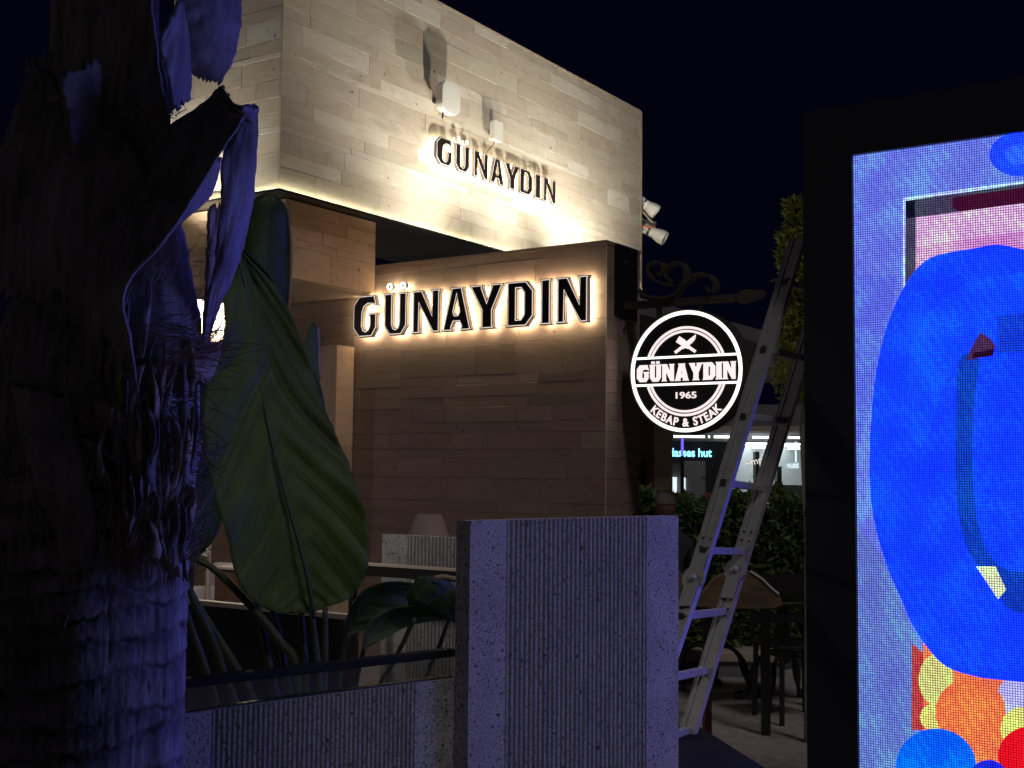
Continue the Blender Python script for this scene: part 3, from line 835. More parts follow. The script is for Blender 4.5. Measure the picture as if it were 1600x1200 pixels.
me.from_pydata(vs_, [], fs_)
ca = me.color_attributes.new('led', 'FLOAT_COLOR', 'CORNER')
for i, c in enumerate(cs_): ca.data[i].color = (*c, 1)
m, nt, N, L, b = newmat('led_pixels')
PITCH_LED = .0095
at = N.new('ShaderNodeAttribute'); at.attribute_name = 'led'
tc = N.new('ShaderNodeTexCoord')
sx = N.new('ShaderNodeSeparateXYZ'); L.new(tc.outputs['Object'], sx.inputs[0])
def tri_wave(src):
    d = N.new('ShaderNodeMath'); d.operation = 'DIVIDE'; d.inputs[1].default_value = PITCH_LED
    L.new(src, d.inputs[0])
    p_ = N.new('ShaderNodeMath'); p_.operation = 'PINGPONG'; p_.inputs[1].default_value = .5
    L.new(d.outputs[0], p_.inputs[0])
    mr = N.new('ShaderNodeMapRange'); mr.interpolation_type = 'SMOOTHSTEP'
    mr.inputs[1].default_value, mr.inputs[2].default_value, mr.inputs[3].default_value, mr.inputs[4].default_value = .05, .26, .16, 1.0
    L.new(p_.outputs[0], mr.inputs[0])
    fl = N.new('ShaderNodeMath'); fl.operation = 'FLOOR'; L.new(d.outputs[0], fl.inputs[0])
    return mr.outputs[0], fl.outputs[0]
wx_, fx_ = tri_wave(sx.outputs['X']); wz_, fz_ = tri_wave(sx.outputs['Z'])
mu = N.new('ShaderNodeMath'); mu.operation = 'MULTIPLY'; L.new(wx_, mu.inputs[0]); L.new(wz_, mu.inputs[1])
cb = N.new('ShaderNodeCombineXYZ'); L.new(fx_, cb.inputs[0]); L.new(fz_, cb.inputs[2])
wn = N.new('ShaderNodeTexWhiteNoise'); L.new(cb.outputs[0], wn.inputs['Vector'])
nz = N.new('ShaderNodeTexNoise'); nz.inputs['Scale'].default_value = .055; nz.inputs['Detail'].default_value = 4
L.new(cb.outputs[0], nz.inputs['Vector'])
gr = ramp(N, [(.32, (.88, .72, .93)), (.5, (1, 1, 1)), (.68, (1.08, 1.7, 1.04))])
wv = N.new('ShaderNodeMath'); wv.operation = 'MULTIPLY_ADD'; wv.inputs[1].default_value = .20
L.new(wn.outputs['Value'], wv.inputs[0]); 
sb_ = N.new('ShaderNodeMath'); sb_.operation = 'SUBTRACT'; sb_.inputs[1].default_value = .10
L.new(nz.outputs['Fac'], sb_.inputs[0]); L.new(sb_.outputs[0], wv.inputs[2]); d1 = N.new('ShaderNodeVectorMath'); d1.operation = 'DOT_PRODUCT'; d1.inputs[1].default_value = (150, 0, 92)
L.new(tc.outputs['Object'], d1.inputs[0])
sn = N.new('ShaderNodeMath'); sn.operation = 'SINE'; L.new(d1.outputs['Value'], sn.inputs[0])
sm_ = N.new('ShaderNodeMath'); sm_.operation = 'MULTIPLY_ADD'; sm_.inputs[1].default_value = .05
L.new(sn.outputs[0], sm_.inputs[0]); L.new(wv.outputs[0], sm_.inputs[2]); L.new(sm_.outputs[0], gr.inputs['Fac'])
hs = N.new('ShaderNodeMix'); hs.data_type = 'RGBA'; hs.blend_type = 'MULTIPLY'; hs.inputs['Factor'].default_value = 1
L.new(at.outputs['Color'], hs.inputs['A']); L.new(gr.outputs['Color'], hs.inputs['B'])
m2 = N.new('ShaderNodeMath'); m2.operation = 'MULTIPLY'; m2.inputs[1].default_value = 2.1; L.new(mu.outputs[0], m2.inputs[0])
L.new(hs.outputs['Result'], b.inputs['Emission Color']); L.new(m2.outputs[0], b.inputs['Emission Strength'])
b.inputs['Base Color'].default_value = (.01, .01, .012, 1); b.inputs['Roughness'].default_value = .6
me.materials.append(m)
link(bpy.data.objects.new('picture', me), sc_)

# ------------------------------------------------------------------ concrete panels
SR = math.radians(41)
SX = Vector((math.cos(SR), math.sin(SR), 0)); SY = Vector((-math.sin(SR), math.cos(SR), 0))
S0 = P(735, 814, 3.2); HS = S0.z; S0 = Vector((S0.x, S0.y, 0))
def panel(name, label, loc, rz, w, h, th, mL, mR, pitch, group=None):
    """cast panel: plain margins proud, field of vertical ribs between them"""
    t = thing(name, label, 'concrete panel', loc, rz, group)
    g = .0055
    c = MB()
    c.box(0, w, g, th, 0, h)
    if mL > 0: c.box(0, mL, 0, g - .0002, 0, h)
    if mR > 0: c.box(w - mR, w, 0, g - .0002, 0, h)
    c.build('slab', M['concrete'], t)
    x = mL + pitch * .5
    n = int((w - mL - mR - pitch * .3) / pitch)
    pch = (w - mL - mR) / n
    rw = pch * .62
    MB().box(mL + .0003, w - mR - .0003, g - .0012, g - .0002, .001, h - .0005).build('rib_field', M['groove'], t)
    rr = random.Random(len(name) + n)
    proto = None
    for i in range(n):
        cx = mL + (i + .5) * pch
        if proto is None:
            k = rw / 2; q = k * .68
            mb = MB(); vs_ = []; nz_ = 1
            for z in (0.001, h - .0007):
                vs_ += [(-k, g - .0013, z), (-q, .0006, z), (q, .0006, z), (k, g - .0013, z)]
            mb.add(vs_, [(0, 1, 5, 4), (1, 2, 6, 5), (2, 3, 7, 6), (4, 5, 6, 7), (3, 2, 1, 0)])
            proto = mb.build('rib', M['rib'], t)
            o = proto
        else:
            o = proto.copy(); link(o, t)
        o.location = (cx, rr.uniform(-.0004, .0004), 0)
    return t
def sl(px, py, yoff):  # local x on a panel plane
    w = on_plane(px, py, S0 + SY * yoff, SY) - S0
    return w.dot(SX), w.z
wS = sl(1060, 900, 0)[0]
panel('concrete_panel', 'tall grey ribbed concrete panel lit blue in front of the sign wall', S0, SR, wS, HS, .058, sl(790, 1000, 0)[0], wS - sl(1010, 1000, 0)[0], .0166)
yw = .060
xr, HL = sl(715, 1059, yw)
xl = sl(285, 1110, yw)[0] - .20
panel('low_concrete_panel', 'low grey ribbed concrete panel under the glass rail', S0 + SX * xl + SY * yw, SR, xr - xl, HL, .05, sl(330, 1150, yw)[0] - xl, xr - sl(648, 1120, yw)[0], .0130)
# glass parapet on the low panel
zr = sl(715, 1012, yw + .02)[1]
gb = thing('glass_parapet', 'clear glass strip with thick black top rail on the low concrete panel', 'glass parapet', S0 + SX * xl + SY * yw, SR)
MB().box(0, xr - xl - .004, .019, .027, HL - .02 + .0205, zr - .0205).build('glass_pane', M['glass'], gb)
M['rail_black'] = pm('rail_black', (.010, .010, .010), .75, spec=.2)
MB().box(0, xr - xl - .004, .004, .042, zr - .02, zr).build('top_rail', M['rail_black'], gb, bevel=.003)
MB().box(0, xr - xl - .004, .012, .034, HL + .0002, HL + .004).build('base_channel', M['black'], gb)

# ------------------------------------------------------------------ sheets (blades, husks): rows of left / right edge points with depths
def crv(pts, t):
    n = len(pts) - 1
    x = min(max(t * n, 0), n - 1e-6); i = int(x); f = x - i
    p0, p1, p2, p3 = pts[max(i - 1, 0)], pts[i], pts[i + 1], pts[min(i + 2, n)]
    return .5 * ((2 * p1) + (p2 - p0) * f + (2 * p0 - 5 * p1 + 4 * p2 - p3) * f * f + (3 * p1 - p0 - 3 * p2 + p3) * f ** 3)
def sheet(name, rows, mat, parent, off, nu=36, nv=14, bulge=.0, wave=0.0, wfreq=20, edge=0.0, solid=.002, seed=1, mid=.5, ragged=0.0, pleat=0.0, npl=9, jag=0.0):
    """rows: (lx, ly, rx, ry, depth_left, depth_right); bulge moves the middle towards the viewer"""
    rg = random.Random(seed)
    Lp = [P(r[0], r[1], r[4]) for r in rows]; Rp = [P(r[2], r[3], r[5]) for r in rows]
    vs_, fs, uv = [], [], []
    ph = [rg.uniform(0, 6.28) for _ in range(4)]
    for i in range(nu + 1):
        t = i / nu
        a, b_ = crv(Lp, t), crv(Rp, t)
        if jag:
            ed = (b_ - a) * (jag / max(1e-4, (b_ - a).length))
            a = a + ed * (math.sin(23 * t + ph[0]) * .5 + math.sin(61 * t + ph[1]) * .35 + rg.uniform(-.5, .5))
            b_ = b_ + ed * (math.sin(19 * t + ph[2]) * .5 + math.sin(53 * t + ph[3]) * .35 + rg.uniform(-.5, .5))
        w = (b_ - a).length
        for j in range(nv + 1):
            s = j / nv
            p = a.lerp(b_, s)
            back = (p - CAM).normalized()
            q = abs(s - mid) / max(mid, 1 - mid)
            k = (1 - q * q) * bulge * w
            k += wave * math.sin(wfreq * (t - .22 * q) + ph[0]) * (.3 + .7 * q) + wave * .5 * math.sin(wfreq * 2.3 * (t - .22 * q) + ph[1])
            k += edge * (math.sin(9 * t + ph[2]) * q ** 3)
            if pleat: k += pleat * (math.sin(2 * PI * npl * s + 1.5 * math.sin(4 * t + ph[0])) + .6 * math.sin(2 * PI * npl * 1.7 * s + ph[1] + 2 * math.sin(3 * t + ph[2])))
            p = p - back * k
            if ragged and i in (0, nu): p = p + (crv(Lp, .5) - crv(Lp, 0 if i else 1)).normalized() * rg.uniform(-ragged, ragged)
            vs_.append(p); uv.append((t, (s - mid) * 2, 0))
    for i in range(nu):
        for j in range(nv):
            k = i * (nv + 1) + j
            fs.append((k, k + 1, k + nv + 2, k + nv + 1))
    mb = MB(off); mb.add(vs_, fs)
    o = mb.build(name, mat, parent, smooth=True, recalc=False)
    at = o.data.attributes.new('uvl', 'FLOAT_VECTOR', 'POINT')
    for i, u in enumerate(uv): at.data[i].vector = u
    if solid:
        mo = o.modifiers.new('solid', 'SOLIDIFY'); mo.thickness = solid; mo.offset = 0
    return o
def pipe(name, pts, r, mat, parent, off, n=8):
    pp_ = [P(*q) for q in pts]
    fine = [crv(pp_, k / 18) for k in range(19)] if len(pp_) > 2 else pp_
    rr = r if not isinstance(r, tuple) else [r[0] + (r[1] - r[0]) * k / (len(fine) - 1) for k in range(len(fine))]
    return MB(off).tube(fine, rr, n).build(name, mat, parent, smooth=True)

# ------------------------------------------------------------------ broad-leaved plant behind the glass
pb_ = P(480, 1060, 3.95); pb_.z = 0
pl = thing('broad_leaved_plant', 'tall broad-leaved green plant with paddle leaves behind the glass strip', 'plant', pb_)
off = pb_
B_ = [(362, 378, 370, 378, 4.02, 4.02), (350, 440, 432, 445, 4.0, 4.1), (349, 525, 474, 540, 3.95, 4.1), (318, 605, 503, 630, 3.9, 4.08), (322, 700, 535, 700, 3.88, 4.05), (338, 780, 562, 770, 3.86, 4.02),
      (357, 850, 577, 845, 3.86, 4.0), (373, 910, 568, 905, 3.88, 3.98), (400, 943, 545, 936, 3.9, 3.97), (436, 957, 510, 948, 3.92, 3.95), (478, 958, 492, 956, 3.93, 3.94)]
lb = sheet('leaf', B_, M['leaf'], pl, off, 90, 28, bulge=-.13, wave=.0085, wfreq=37, edge=.02, mid=.56, seed=3, jag=.004, pleat=.0012, npl=3)
pipe('midrib', [(490, 965, 3.94), (480, 900, 3.93), (462, 830, 3.94), (440, 750, 3.97), (418, 660, 4.02), (400, 560, 4.06), (385, 460, 4.06), (366, 385, 4.02)], (.008, .002), M['stem'], lb, off)
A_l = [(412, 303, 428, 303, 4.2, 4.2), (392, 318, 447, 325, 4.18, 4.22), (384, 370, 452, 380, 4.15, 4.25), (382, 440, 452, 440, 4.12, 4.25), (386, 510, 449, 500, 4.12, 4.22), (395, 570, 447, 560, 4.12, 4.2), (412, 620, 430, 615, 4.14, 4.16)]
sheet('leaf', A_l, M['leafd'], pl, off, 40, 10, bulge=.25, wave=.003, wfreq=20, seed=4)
sheet('dry_edge', [(447, 325, 451, 325, 4.215, 4.215), (452, 380, 457, 380, 4.245, 4.245), (452, 440, 456, 440, 4.245, 4.245), (449, 500, 452, 500, 4.215, 4.215)], M['dry'], pl, off, 20, 2, solid=.003)
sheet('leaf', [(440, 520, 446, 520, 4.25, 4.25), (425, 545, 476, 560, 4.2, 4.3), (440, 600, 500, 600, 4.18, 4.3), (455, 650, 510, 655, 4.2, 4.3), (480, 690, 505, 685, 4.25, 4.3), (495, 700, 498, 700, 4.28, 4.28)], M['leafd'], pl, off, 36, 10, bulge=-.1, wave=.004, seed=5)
sheet('leaf', [(487, 503, 491, 503, 4.3, 4.3), (481, 520, 497, 520, 4.28, 4.34), (470, 555, 498, 560, 4.26, 4.35), (474, 590, 500, 600, 4.26, 4.35), (488, 620, 500, 622, 4.28, 4.32)], M['leaf'], pl, off, 30, 8, bulge=.2, wave=.004, seed=6)
sheet('dry_edge', [(487, 502, 492, 503, 4.3, 4.3), (495, 515, 499, 516, 4.33, 4.34), (496, 550, 500, 550, 4.34, 4.35), (499, 590, 502, 590, 4.34, 4.35)], M['dry'], pl, off, 20, 2, solid=.003, seed=2)
sheet('leaf', [(308, 680, 338, 690, 4.1, 4.2), (298, 730, 352, 745, 4.05, 4.2), (294, 790, 350, 800, 4.05, 4.2), (294, 840, 335, 842, 4.05, 4.15), (296, 872, 312, 868, 4.1, 4.12)], M['leaf'], pl, off, 36, 12, bulge=-.15, wave=.006, seed=7)
sheet('leaf', [(300, 560, 306, 556, 4.3, 4.3), (292, 600, 330, 610, 4.3, 4.4), (290, 660, 335, 670, 4.3, 4.4), (296, 720, 322, 725, 4.3, 4.4)], M['leafd'], pl, off, 30, 10, bulge=-.1, wave=.005, seed=8)
stalks = [((486, 950, 3.94), (492, 1000, 3.95), (498, 1060, 3.96), (500, 1150, 3.97)), ((508, 950, 3.98), (508, 1010, 3.98), (506, 1080, 3.98), (506, 1150, 3.98)), ((470, 950, 4.05), (474, 1000, 4.04), (478, 1060, 4.0), (480, 1150, 4.0)),
          ((292, 872, 3.9), (330, 886, 3.9), (390, 945, 3.93), (436, 1002, 3.95), (465, 1060, 3.96)), ((288, 895, 3.75), (300, 935, 3.78), (330, 995, 3.82), (352, 1060, 3.86), (372, 1130, 3.9)),
          ((285, 900, 3.82), (312, 950, 3.84), (342, 1000, 3.88), (372, 1050, 3.9), (400, 1120, 3.95)), ((284, 930, 3.72), (300, 985, 3.76), (322, 1050, 3.8), (340, 1130, 3.84)), ((398, 930, 4.1), (412, 990, 4.08), (425, 1060, 4.05), (440, 1130, 4.05)),
          ((425, 950, 4.15), (438, 1000, 4.12), (448, 1060, 4.1), (460, 1130, 4.1))]
for s_ in stalks:
    q = list(s_); e_ = P(*q[-1]); 
    pts = [P(*k) for k in q] + [Vector((e_.x, e_.y, .42))]
    MB(off).tube([crv(pts, k / 16) for k in range(17)], [.0095 + .008 * k / 16 for k in range(17)], 8).build('stalk', M['stem'], pl, smooth=True)
pl2b = P(620, 1080, 4.15); pl2b.z = 0
p2 = thing('low_leafy_plant', 'low dark plant with drooping pale-backed leaves beside the tall concrete panel', 'plant', pl2b)
off = pl2b
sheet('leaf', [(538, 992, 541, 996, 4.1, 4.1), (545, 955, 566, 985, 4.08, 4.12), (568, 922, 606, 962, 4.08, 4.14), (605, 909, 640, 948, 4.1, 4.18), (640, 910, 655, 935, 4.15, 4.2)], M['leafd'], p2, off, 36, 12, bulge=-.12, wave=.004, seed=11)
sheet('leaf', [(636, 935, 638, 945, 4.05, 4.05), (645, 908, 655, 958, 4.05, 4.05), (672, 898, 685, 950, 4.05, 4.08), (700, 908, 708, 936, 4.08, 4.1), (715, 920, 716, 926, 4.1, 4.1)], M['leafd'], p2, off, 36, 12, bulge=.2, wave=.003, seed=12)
sheet('leaf', [(566, 1012, 569, 1014, 4.0, 4.0), (575, 975, 600, 998, 4.0, 4.05), (610, 952, 640, 978, 4.02, 4.1), (655, 945, 680, 970, 4.05, 4.12), (705, 935, 716, 972, 4.08, 4.14), (730, 932, 735, 965, 4.1, 4.12)], M['leaf'], p2, off, 36, 12, bulge=-.14, wave=.004, seed=13)
sheet('leaf', [(648, 960, 650, 964, 4.03, 4.03), (672, 940, 690, 968, 4.0, 4.04), (705, 922, 716, 972, 4.0, 4.05), (740, 910, 742, 972, 4.02, 4.06)], M['leafd'], p2, off, 30, 12, bulge=.1, wave=.004, seed=14)
sheet('dry_edge', [(676, 900, 680, 906, 4.03, 4.03), (694, 897, 697, 905, 4.03, 4.03), (706, 900, 708, 908, 4.03, 4.03), (716, 900, 718, 908, 4.03, 4.03)], M['dry'], p2, off, 14, 2, solid=.003)
for s_ in ([(648, 965, 4.03), (632, 1000, 4.05), (612, 1040, 4.08), (590, 1090, 4.1)], [(545, 990, 4.1), (535, 1030, 4.12), (530, 1080, 4.14)], [(570, 1010, 4.0), (560, 1050, 4.05), (555, 1100, 4.1)], [(715, 930, 4.1), (690, 1000, 4.12), (660, 1090, 4.14)]):
    e_ = P(*s_[-1]); pts = [P(*k) for k in s_] + [Vector((e_.x * .98 + .02 * pl2b.x, e_.y, .42))]
    MB(off).tube([crv(pts, k / 14) for k in range(15)], .008, 7).build('stalk', M['stem'], p2, smooth=True)
# planter trough the plants grow from
pt = thing('planter_trough', 'long dark planter trough behind the low concrete panel', 'planter', S0 + SX * xl + SY * .35, SR)
MB().box(.0, xr - xl + .3, 0, .02, 0, .45).box(.0, xr - xl + .3, 1.08, 1.10, 0, .45).box(0, .02, .0205, 1.0795, 0, .45).box(xr - xl + .28, xr - xl + .3, .0205, 1.0795, 0, .45).build('trough_wall', M['black'], pt)
MB().box(.021, xr - xl + .279, .021, 1.079, .02, .43).build('soil', M['soil'], pt)

# ------------------------------------------------------------------ palm
tb = P(131, 1000, 2.12); tb.z = 0
RT_ = .170
pm_ = thing('palm_tree', 'old palm trunk with ring scars and cut leaf bases', 'palm', tb)
off = tb
import numpy as np
NA, ZT = 320, 3.0
zl = np.concatenate([np.linspace(0, 1.0, 60, endpoint=False), np.linspace(1.0, 1.75, 420, endpoint=False), np.linspace(1.75, ZT, 90)])
NZ = len(zl) - 1
rg = random.Random(5)
tt = np.arange(NA) * 2 * PI / NA
T, ZZ = np.meshgrid(tt, zl)
qq = np.clip((ZZ - 1.72) / .40, 0, 1)
Rr = RT_ * (1 - .46 * qq * qq * (3 - 2 * qq)) * (1 + .02 * np.sin(ZZ * 2)) + .002 * np.sin(7 * T + ZZ * 3) + .0015 * np.sin(13 * T - ZZ * 5)
cav = np.zeros_like(Rr)
z = .02
while z < 1.62:
    am, p0, dp, p1 = rg.uniform(.035, .075), rg.uniform(0, 6.28), rg.uniform(.003, .006), rg.uniform(0, 6.28)
    zr = z + am * .42 * np.cos(T + .15 * math.sin(p0)) + .005 * np.sin(5 * T + p0) + .0022 * np.sin(17 * T + 2 * p0) + .0012 * np.sin(41 * T + p1) + .0008 * np.sin(83 * T + p0)
    u = ZZ - zr
    wv_ = .0062 * (1 + .45 * np.sin(9 * T + p1))
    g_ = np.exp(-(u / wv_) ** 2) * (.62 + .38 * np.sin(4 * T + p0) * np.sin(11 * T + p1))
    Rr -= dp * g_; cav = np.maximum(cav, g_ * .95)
    sh_ = np.exp(-((u + .010) / .012) ** 2)          # darker lip under each scar
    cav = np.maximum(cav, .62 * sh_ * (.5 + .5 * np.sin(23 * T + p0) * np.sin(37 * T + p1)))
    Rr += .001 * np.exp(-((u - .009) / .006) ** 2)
    z += rg.uniform(.034, .062)
for _ in range(240):
    tc_, w_, z0, ln = rg.uniform(0, 2 * PI), rg.uniform(.003, .008), rg.uniform(.8, 1.8), rg.uniform(.04, .22)
    d = np.abs((T - tc_ - .03 * np.sin(ZZ * 14 + z0 * 7) + PI) % (2 * PI) - PI)
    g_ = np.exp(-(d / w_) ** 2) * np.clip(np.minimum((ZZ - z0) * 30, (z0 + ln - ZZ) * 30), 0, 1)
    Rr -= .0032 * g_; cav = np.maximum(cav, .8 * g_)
rn = np.random.RandomState(3)
streak = rn.normal(0, 1, (NZ + 1, NA))
for _ in range(6): streak = (streak + np.roll(streak, 1, 0) + np.roll(streak, -1, 0)) / 3
Rr += .0011 * streak
vs_ = np.stack([Rr * np.cos(T), Rr * np.sin(T), ZZ], -1).reshape(-1, 3).tolist()
zone = cav.reshape(-1).tolist()
fs = [(i * NA + k, i * NA + (k + 1) % NA, (i + 1) * NA + (k + 1) % NA, (i + 1) * NA + k) for i in range(NZ) for k in range(NA)]
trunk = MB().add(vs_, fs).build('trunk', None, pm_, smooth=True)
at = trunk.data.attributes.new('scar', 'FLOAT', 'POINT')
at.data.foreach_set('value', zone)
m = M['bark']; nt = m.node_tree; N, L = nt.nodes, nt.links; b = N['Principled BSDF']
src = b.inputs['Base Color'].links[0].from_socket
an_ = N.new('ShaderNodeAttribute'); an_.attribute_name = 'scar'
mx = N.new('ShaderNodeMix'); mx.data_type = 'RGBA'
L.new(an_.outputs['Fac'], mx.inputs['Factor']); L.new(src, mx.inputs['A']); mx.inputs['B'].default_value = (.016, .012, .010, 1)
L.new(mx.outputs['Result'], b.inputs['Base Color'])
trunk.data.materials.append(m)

def husk(rows, seed, bulge=.2, nu=34, nv=30, wave=.003, solid=.006, ragged=.006, mat=None, edge=.006):
    return sheet('leaf_base', rows, mat or M['husk'], pm_, off, nu, nv, bulge=bulge, wave=wave, wfreq=11, edge=edge, solid=solid, seed=seed, ragged=ragged * 1.4, pleat=.0003, npl=4, jag=.0025)
# big cut base pointing up to the right, and its bent hanging end
husk([(40, 600, 225, 660, 2.03, 1.95), (70, 450, 205, 540, 2.01, 1.91), (118, 350, 195, 455, 1.99, 1.88), (185, 275, 262, 368, 1.98, 1.87), (255, 208, 318, 285, 1.99, 1.89), (318, 162, 352, 228, 1.99, 1.92), (344, 137, 382, 184, 1.99, 1.96)], 21, .06, 50, 32)
husk([(347, 140, 372, 178, 1.95, 2.0), (358, 158, 392, 190, 1.93, 1.99), (372, 168, 404, 168, 1.92, 1.99)], 33, .1, 10, 16, ragged=.008)
husk([(368, 182, 402, 166, 2.0, 2.04), (352, 225, 402, 205, 1.99, 2.04), (346, 270, 399, 262, 1.98, 2.04), (344, 330, 391, 325, 1.99, 2.05), (338, 390, 379, 385, 2.0, 2.06), (330, 440, 361, 435, 2.02, 2.06), (321, 490, 343, 480, 2.05, 2.08), (316, 540, 324, 535, 2.08, 2.1)], 22, .12, 44, 24)
# upper blue base
husk([(262, 105, 345, 132, 2.16, 2.2), (255, 60, 366, 84, 2.12, 2.2), (268, 22, 374, 40, 2.10, 2.2), (290, -15, 376, -5, 2.1, 2.2), (300, -60, 372, -55, 2.1, 2.2)][::-1], 23, .14, 34, 32)
husk([(254, 52, 286, -5, 2.05, 2.10), (250, 75, 292, 40, 2.05, 2.12), (262, 118, 297, 108, 2.07, 2.14), (270, 168, 296, 150, 2.1, 2.16)], 34, .1, 24, 20, mat=M['husk'])
# left base with torn top
husk([(44, 98, 155, 98, 2.07, 2.07), (42, 125, 163, 140, 2.05, 2.06), (25, 170, 190, 200, 2.05, 2.0), (0, 240, 225, 270, 2.05, 1.94), (-30, 330, 225, 350, 2.05, 1.93), (-30, 460, 200, 460, 2.05, 1.94)], 24, .05, 40, 36, ragged=.014)
husk([(150, -60, 232, -60, 2.12, 2.04), (146, 40, 240, 30, 2.10, 2.02), (150, 120, 250, 110, 2.08, 2.0), (140, 210, 262, 200, 2.07, 1.98), (120, 330, 250, 320, 2.06, 1.97)], 41, .03, 30, 24)
# dark ribs and narrow stubs higher up
husk([(215, -30, 232, -30, 2.12, 2.14), (222, 10, 240, 5, 2.12, 2.14), (236, 36, 248, 32, 2.14, 2.16)], 25, .1, 12, 12)
husk([(240, 50, 252, 46, 2.14, 2.16), (246, 80, 262, 75, 2.13, 2.16), (254, 120, 270, 112, 2.14, 2.17), (268, 172, 280, 166, 2.16, 2.18)], 26, .2, 20, 12)
husk([(92, 124, 155, 98, 1.86, 1.99), (98, 150, 159, 132, 1.86, 1.985), (102, 172, 160, 165, 1.865, 1.98), (108, 205, 152, 212, 1.87, 1.97), (118, 240, 140, 245, 1.89, 1.95)], 51, .12, 26, 12, ragged=.008)
husk([(52, 104, 62, 104, 1.90, 1.93), (60, 118, 92, 122, 1.89, 1.90), (70, 160, 98, 160, 1.89, 1.88)], 52, .1, 12, 8, ragged=.008)
# row under the big base
husk([(285, 290, 345, 245, 2.04, 2.08), (250, 330, 330, 300, 2.02, 2.08), (225, 365, 285, 345, 2.02, 2.06), (205, 405, 245, 380, 2.02, 2.05)], 27, .15, 22, 20)
husk([(222, 350, 280, 340, 2.0, 2.05), (205, 400, 292, 395, 1.98, 2.05), (195, 460, 306, 470, 1.97, 2.06), (205, 530, 316, 540, 1.97, 2.07), (225, 600, 312, 600, 1.99, 2.08)], 28, .2, 34, 28)
husk([(215, 395, 228, 388, 1.96, 1.98), (180, 430, 200, 425, 1.95, 1.98), (158, 452, 170, 462, 1.95, 1.97)], 29, .1, 14, 10, mat=M['fibre'])
husk([(326, 330, 345, 320, 2.1, 2.12), (324, 390, 336, 385, 2.1, 2.12), (322, 450, 332, 450, 2.1, 2.12), (318, 520, 324, 520, 2.1, 2.11)], 30, .1, 20, 10, mat=M['fibre'])
husk([(140, 600, 200, 570, 1.95, 1.98), (165, 640, 222, 640, 1.94, 1.98), (195, 690, 240, 700, 1.94, 1.98), (215, 750, 240, 760, 1.95, 1.98), (222, 810, 235, 800, 1.97, 1.98)], 31, .22, 26, 18)
husk([(110, 680, 165, 690, 1.95, 1.97), (150, 700, 200, 720, 1.94, 1.97), (190, 730, 222, 770, 1.95, 1.98), (208, 800, 232, 820, 1.96, 1.98)], 32, .2, 24, 18)
husk([(290, 660, 314, 690, 2.04, 2.08), (284, 720, 305, 740, 2.03, 2.07), (270, 775, 297, 780, 2.02, 2.06), (262, 820, 285, 830, 2.02, 2.05)], 35, .15, 24, 16)
husk([(238, 640, 290, 640, 1.98, 2.04), (232, 720, 286, 710, 1.97, 2.04), (236, 800, 272, 790, 1.97, 2.03), (240, 850, 262, 845, 1.98, 2.02)], 36, .2, 26, 18)
husk([(20, 600, 110, 620, 1.95, 1.94), (40, 700, 130, 720, 1.95, 1.94), (70, 800, 150, 820, 1.955, 1.945), (90, 880, 150, 885, 1.96, 1.95)], 37, .15, 26, 18)
husk([(200, 560, 330, 535, 1.99, 2.10), (215, 590, 342, 548, 1.99, 2.10), (240, 615, 330, 590, 2.0, 2.08)], 38, .25, 20, 24, mat=M['fibre'], ragged=.012)
husk([(148, 628, 190, 615, 1.93, 1.95), (155, 650, 205, 640, 1.93, 1.95), (180, 668, 212, 665, 1.94, 1.96)], 39, .2, 12, 16, mat=M['fibre'], ragged=.01)
rg = random.Random(77)
def ribbon(px, py, D, ln, w, lean, curl, mat):
    rows = []
    for k in range(5):
        f = k / 4
        x = px + lean * f * ln + curl * math.sin(f * 3.0) * 10
        ww = w * (1 - .55 * f) * (1 + .25 * rg.uniform(-1, 1))
        dd = D - .012 * math.sin(f * 3.1) - curl * .01 * f
        tw_ = rg.uniform(-.012, .012)
        rows.append((x - ww / 2, py - ln * f, x + ww / 2, py - ln * f + rg.uniform(-4, 4), dd + tw_, dd - tw_))
    sheet('sheath_strip', rows, mat, pm_, off, 12, 3, bulge=.25, wave=.002, solid=.0015, seed=rg.randint(0, 9999), ragged=.006)
for _ in range(64):
    px = rg.choice((rg.uniform(150, 298), rg.uniform(205, 296)))
    py = rg.uniform(700, 905) if rg.random() < .65 else rg.uniform(560, 720)
    D = 1.945 + .125 * max(0, (px - 165) / 140) ** 2 - rg.uniform(0, .012)
    ribbon(px, py, D, rg.uniform(60, 150), rg.uniform(6, 21), rg.uniform(-.18, .16), rg.uniform(-1, 1), rg.choice((M['husk'], M['husk'], M['fibre'], M['bark'])))
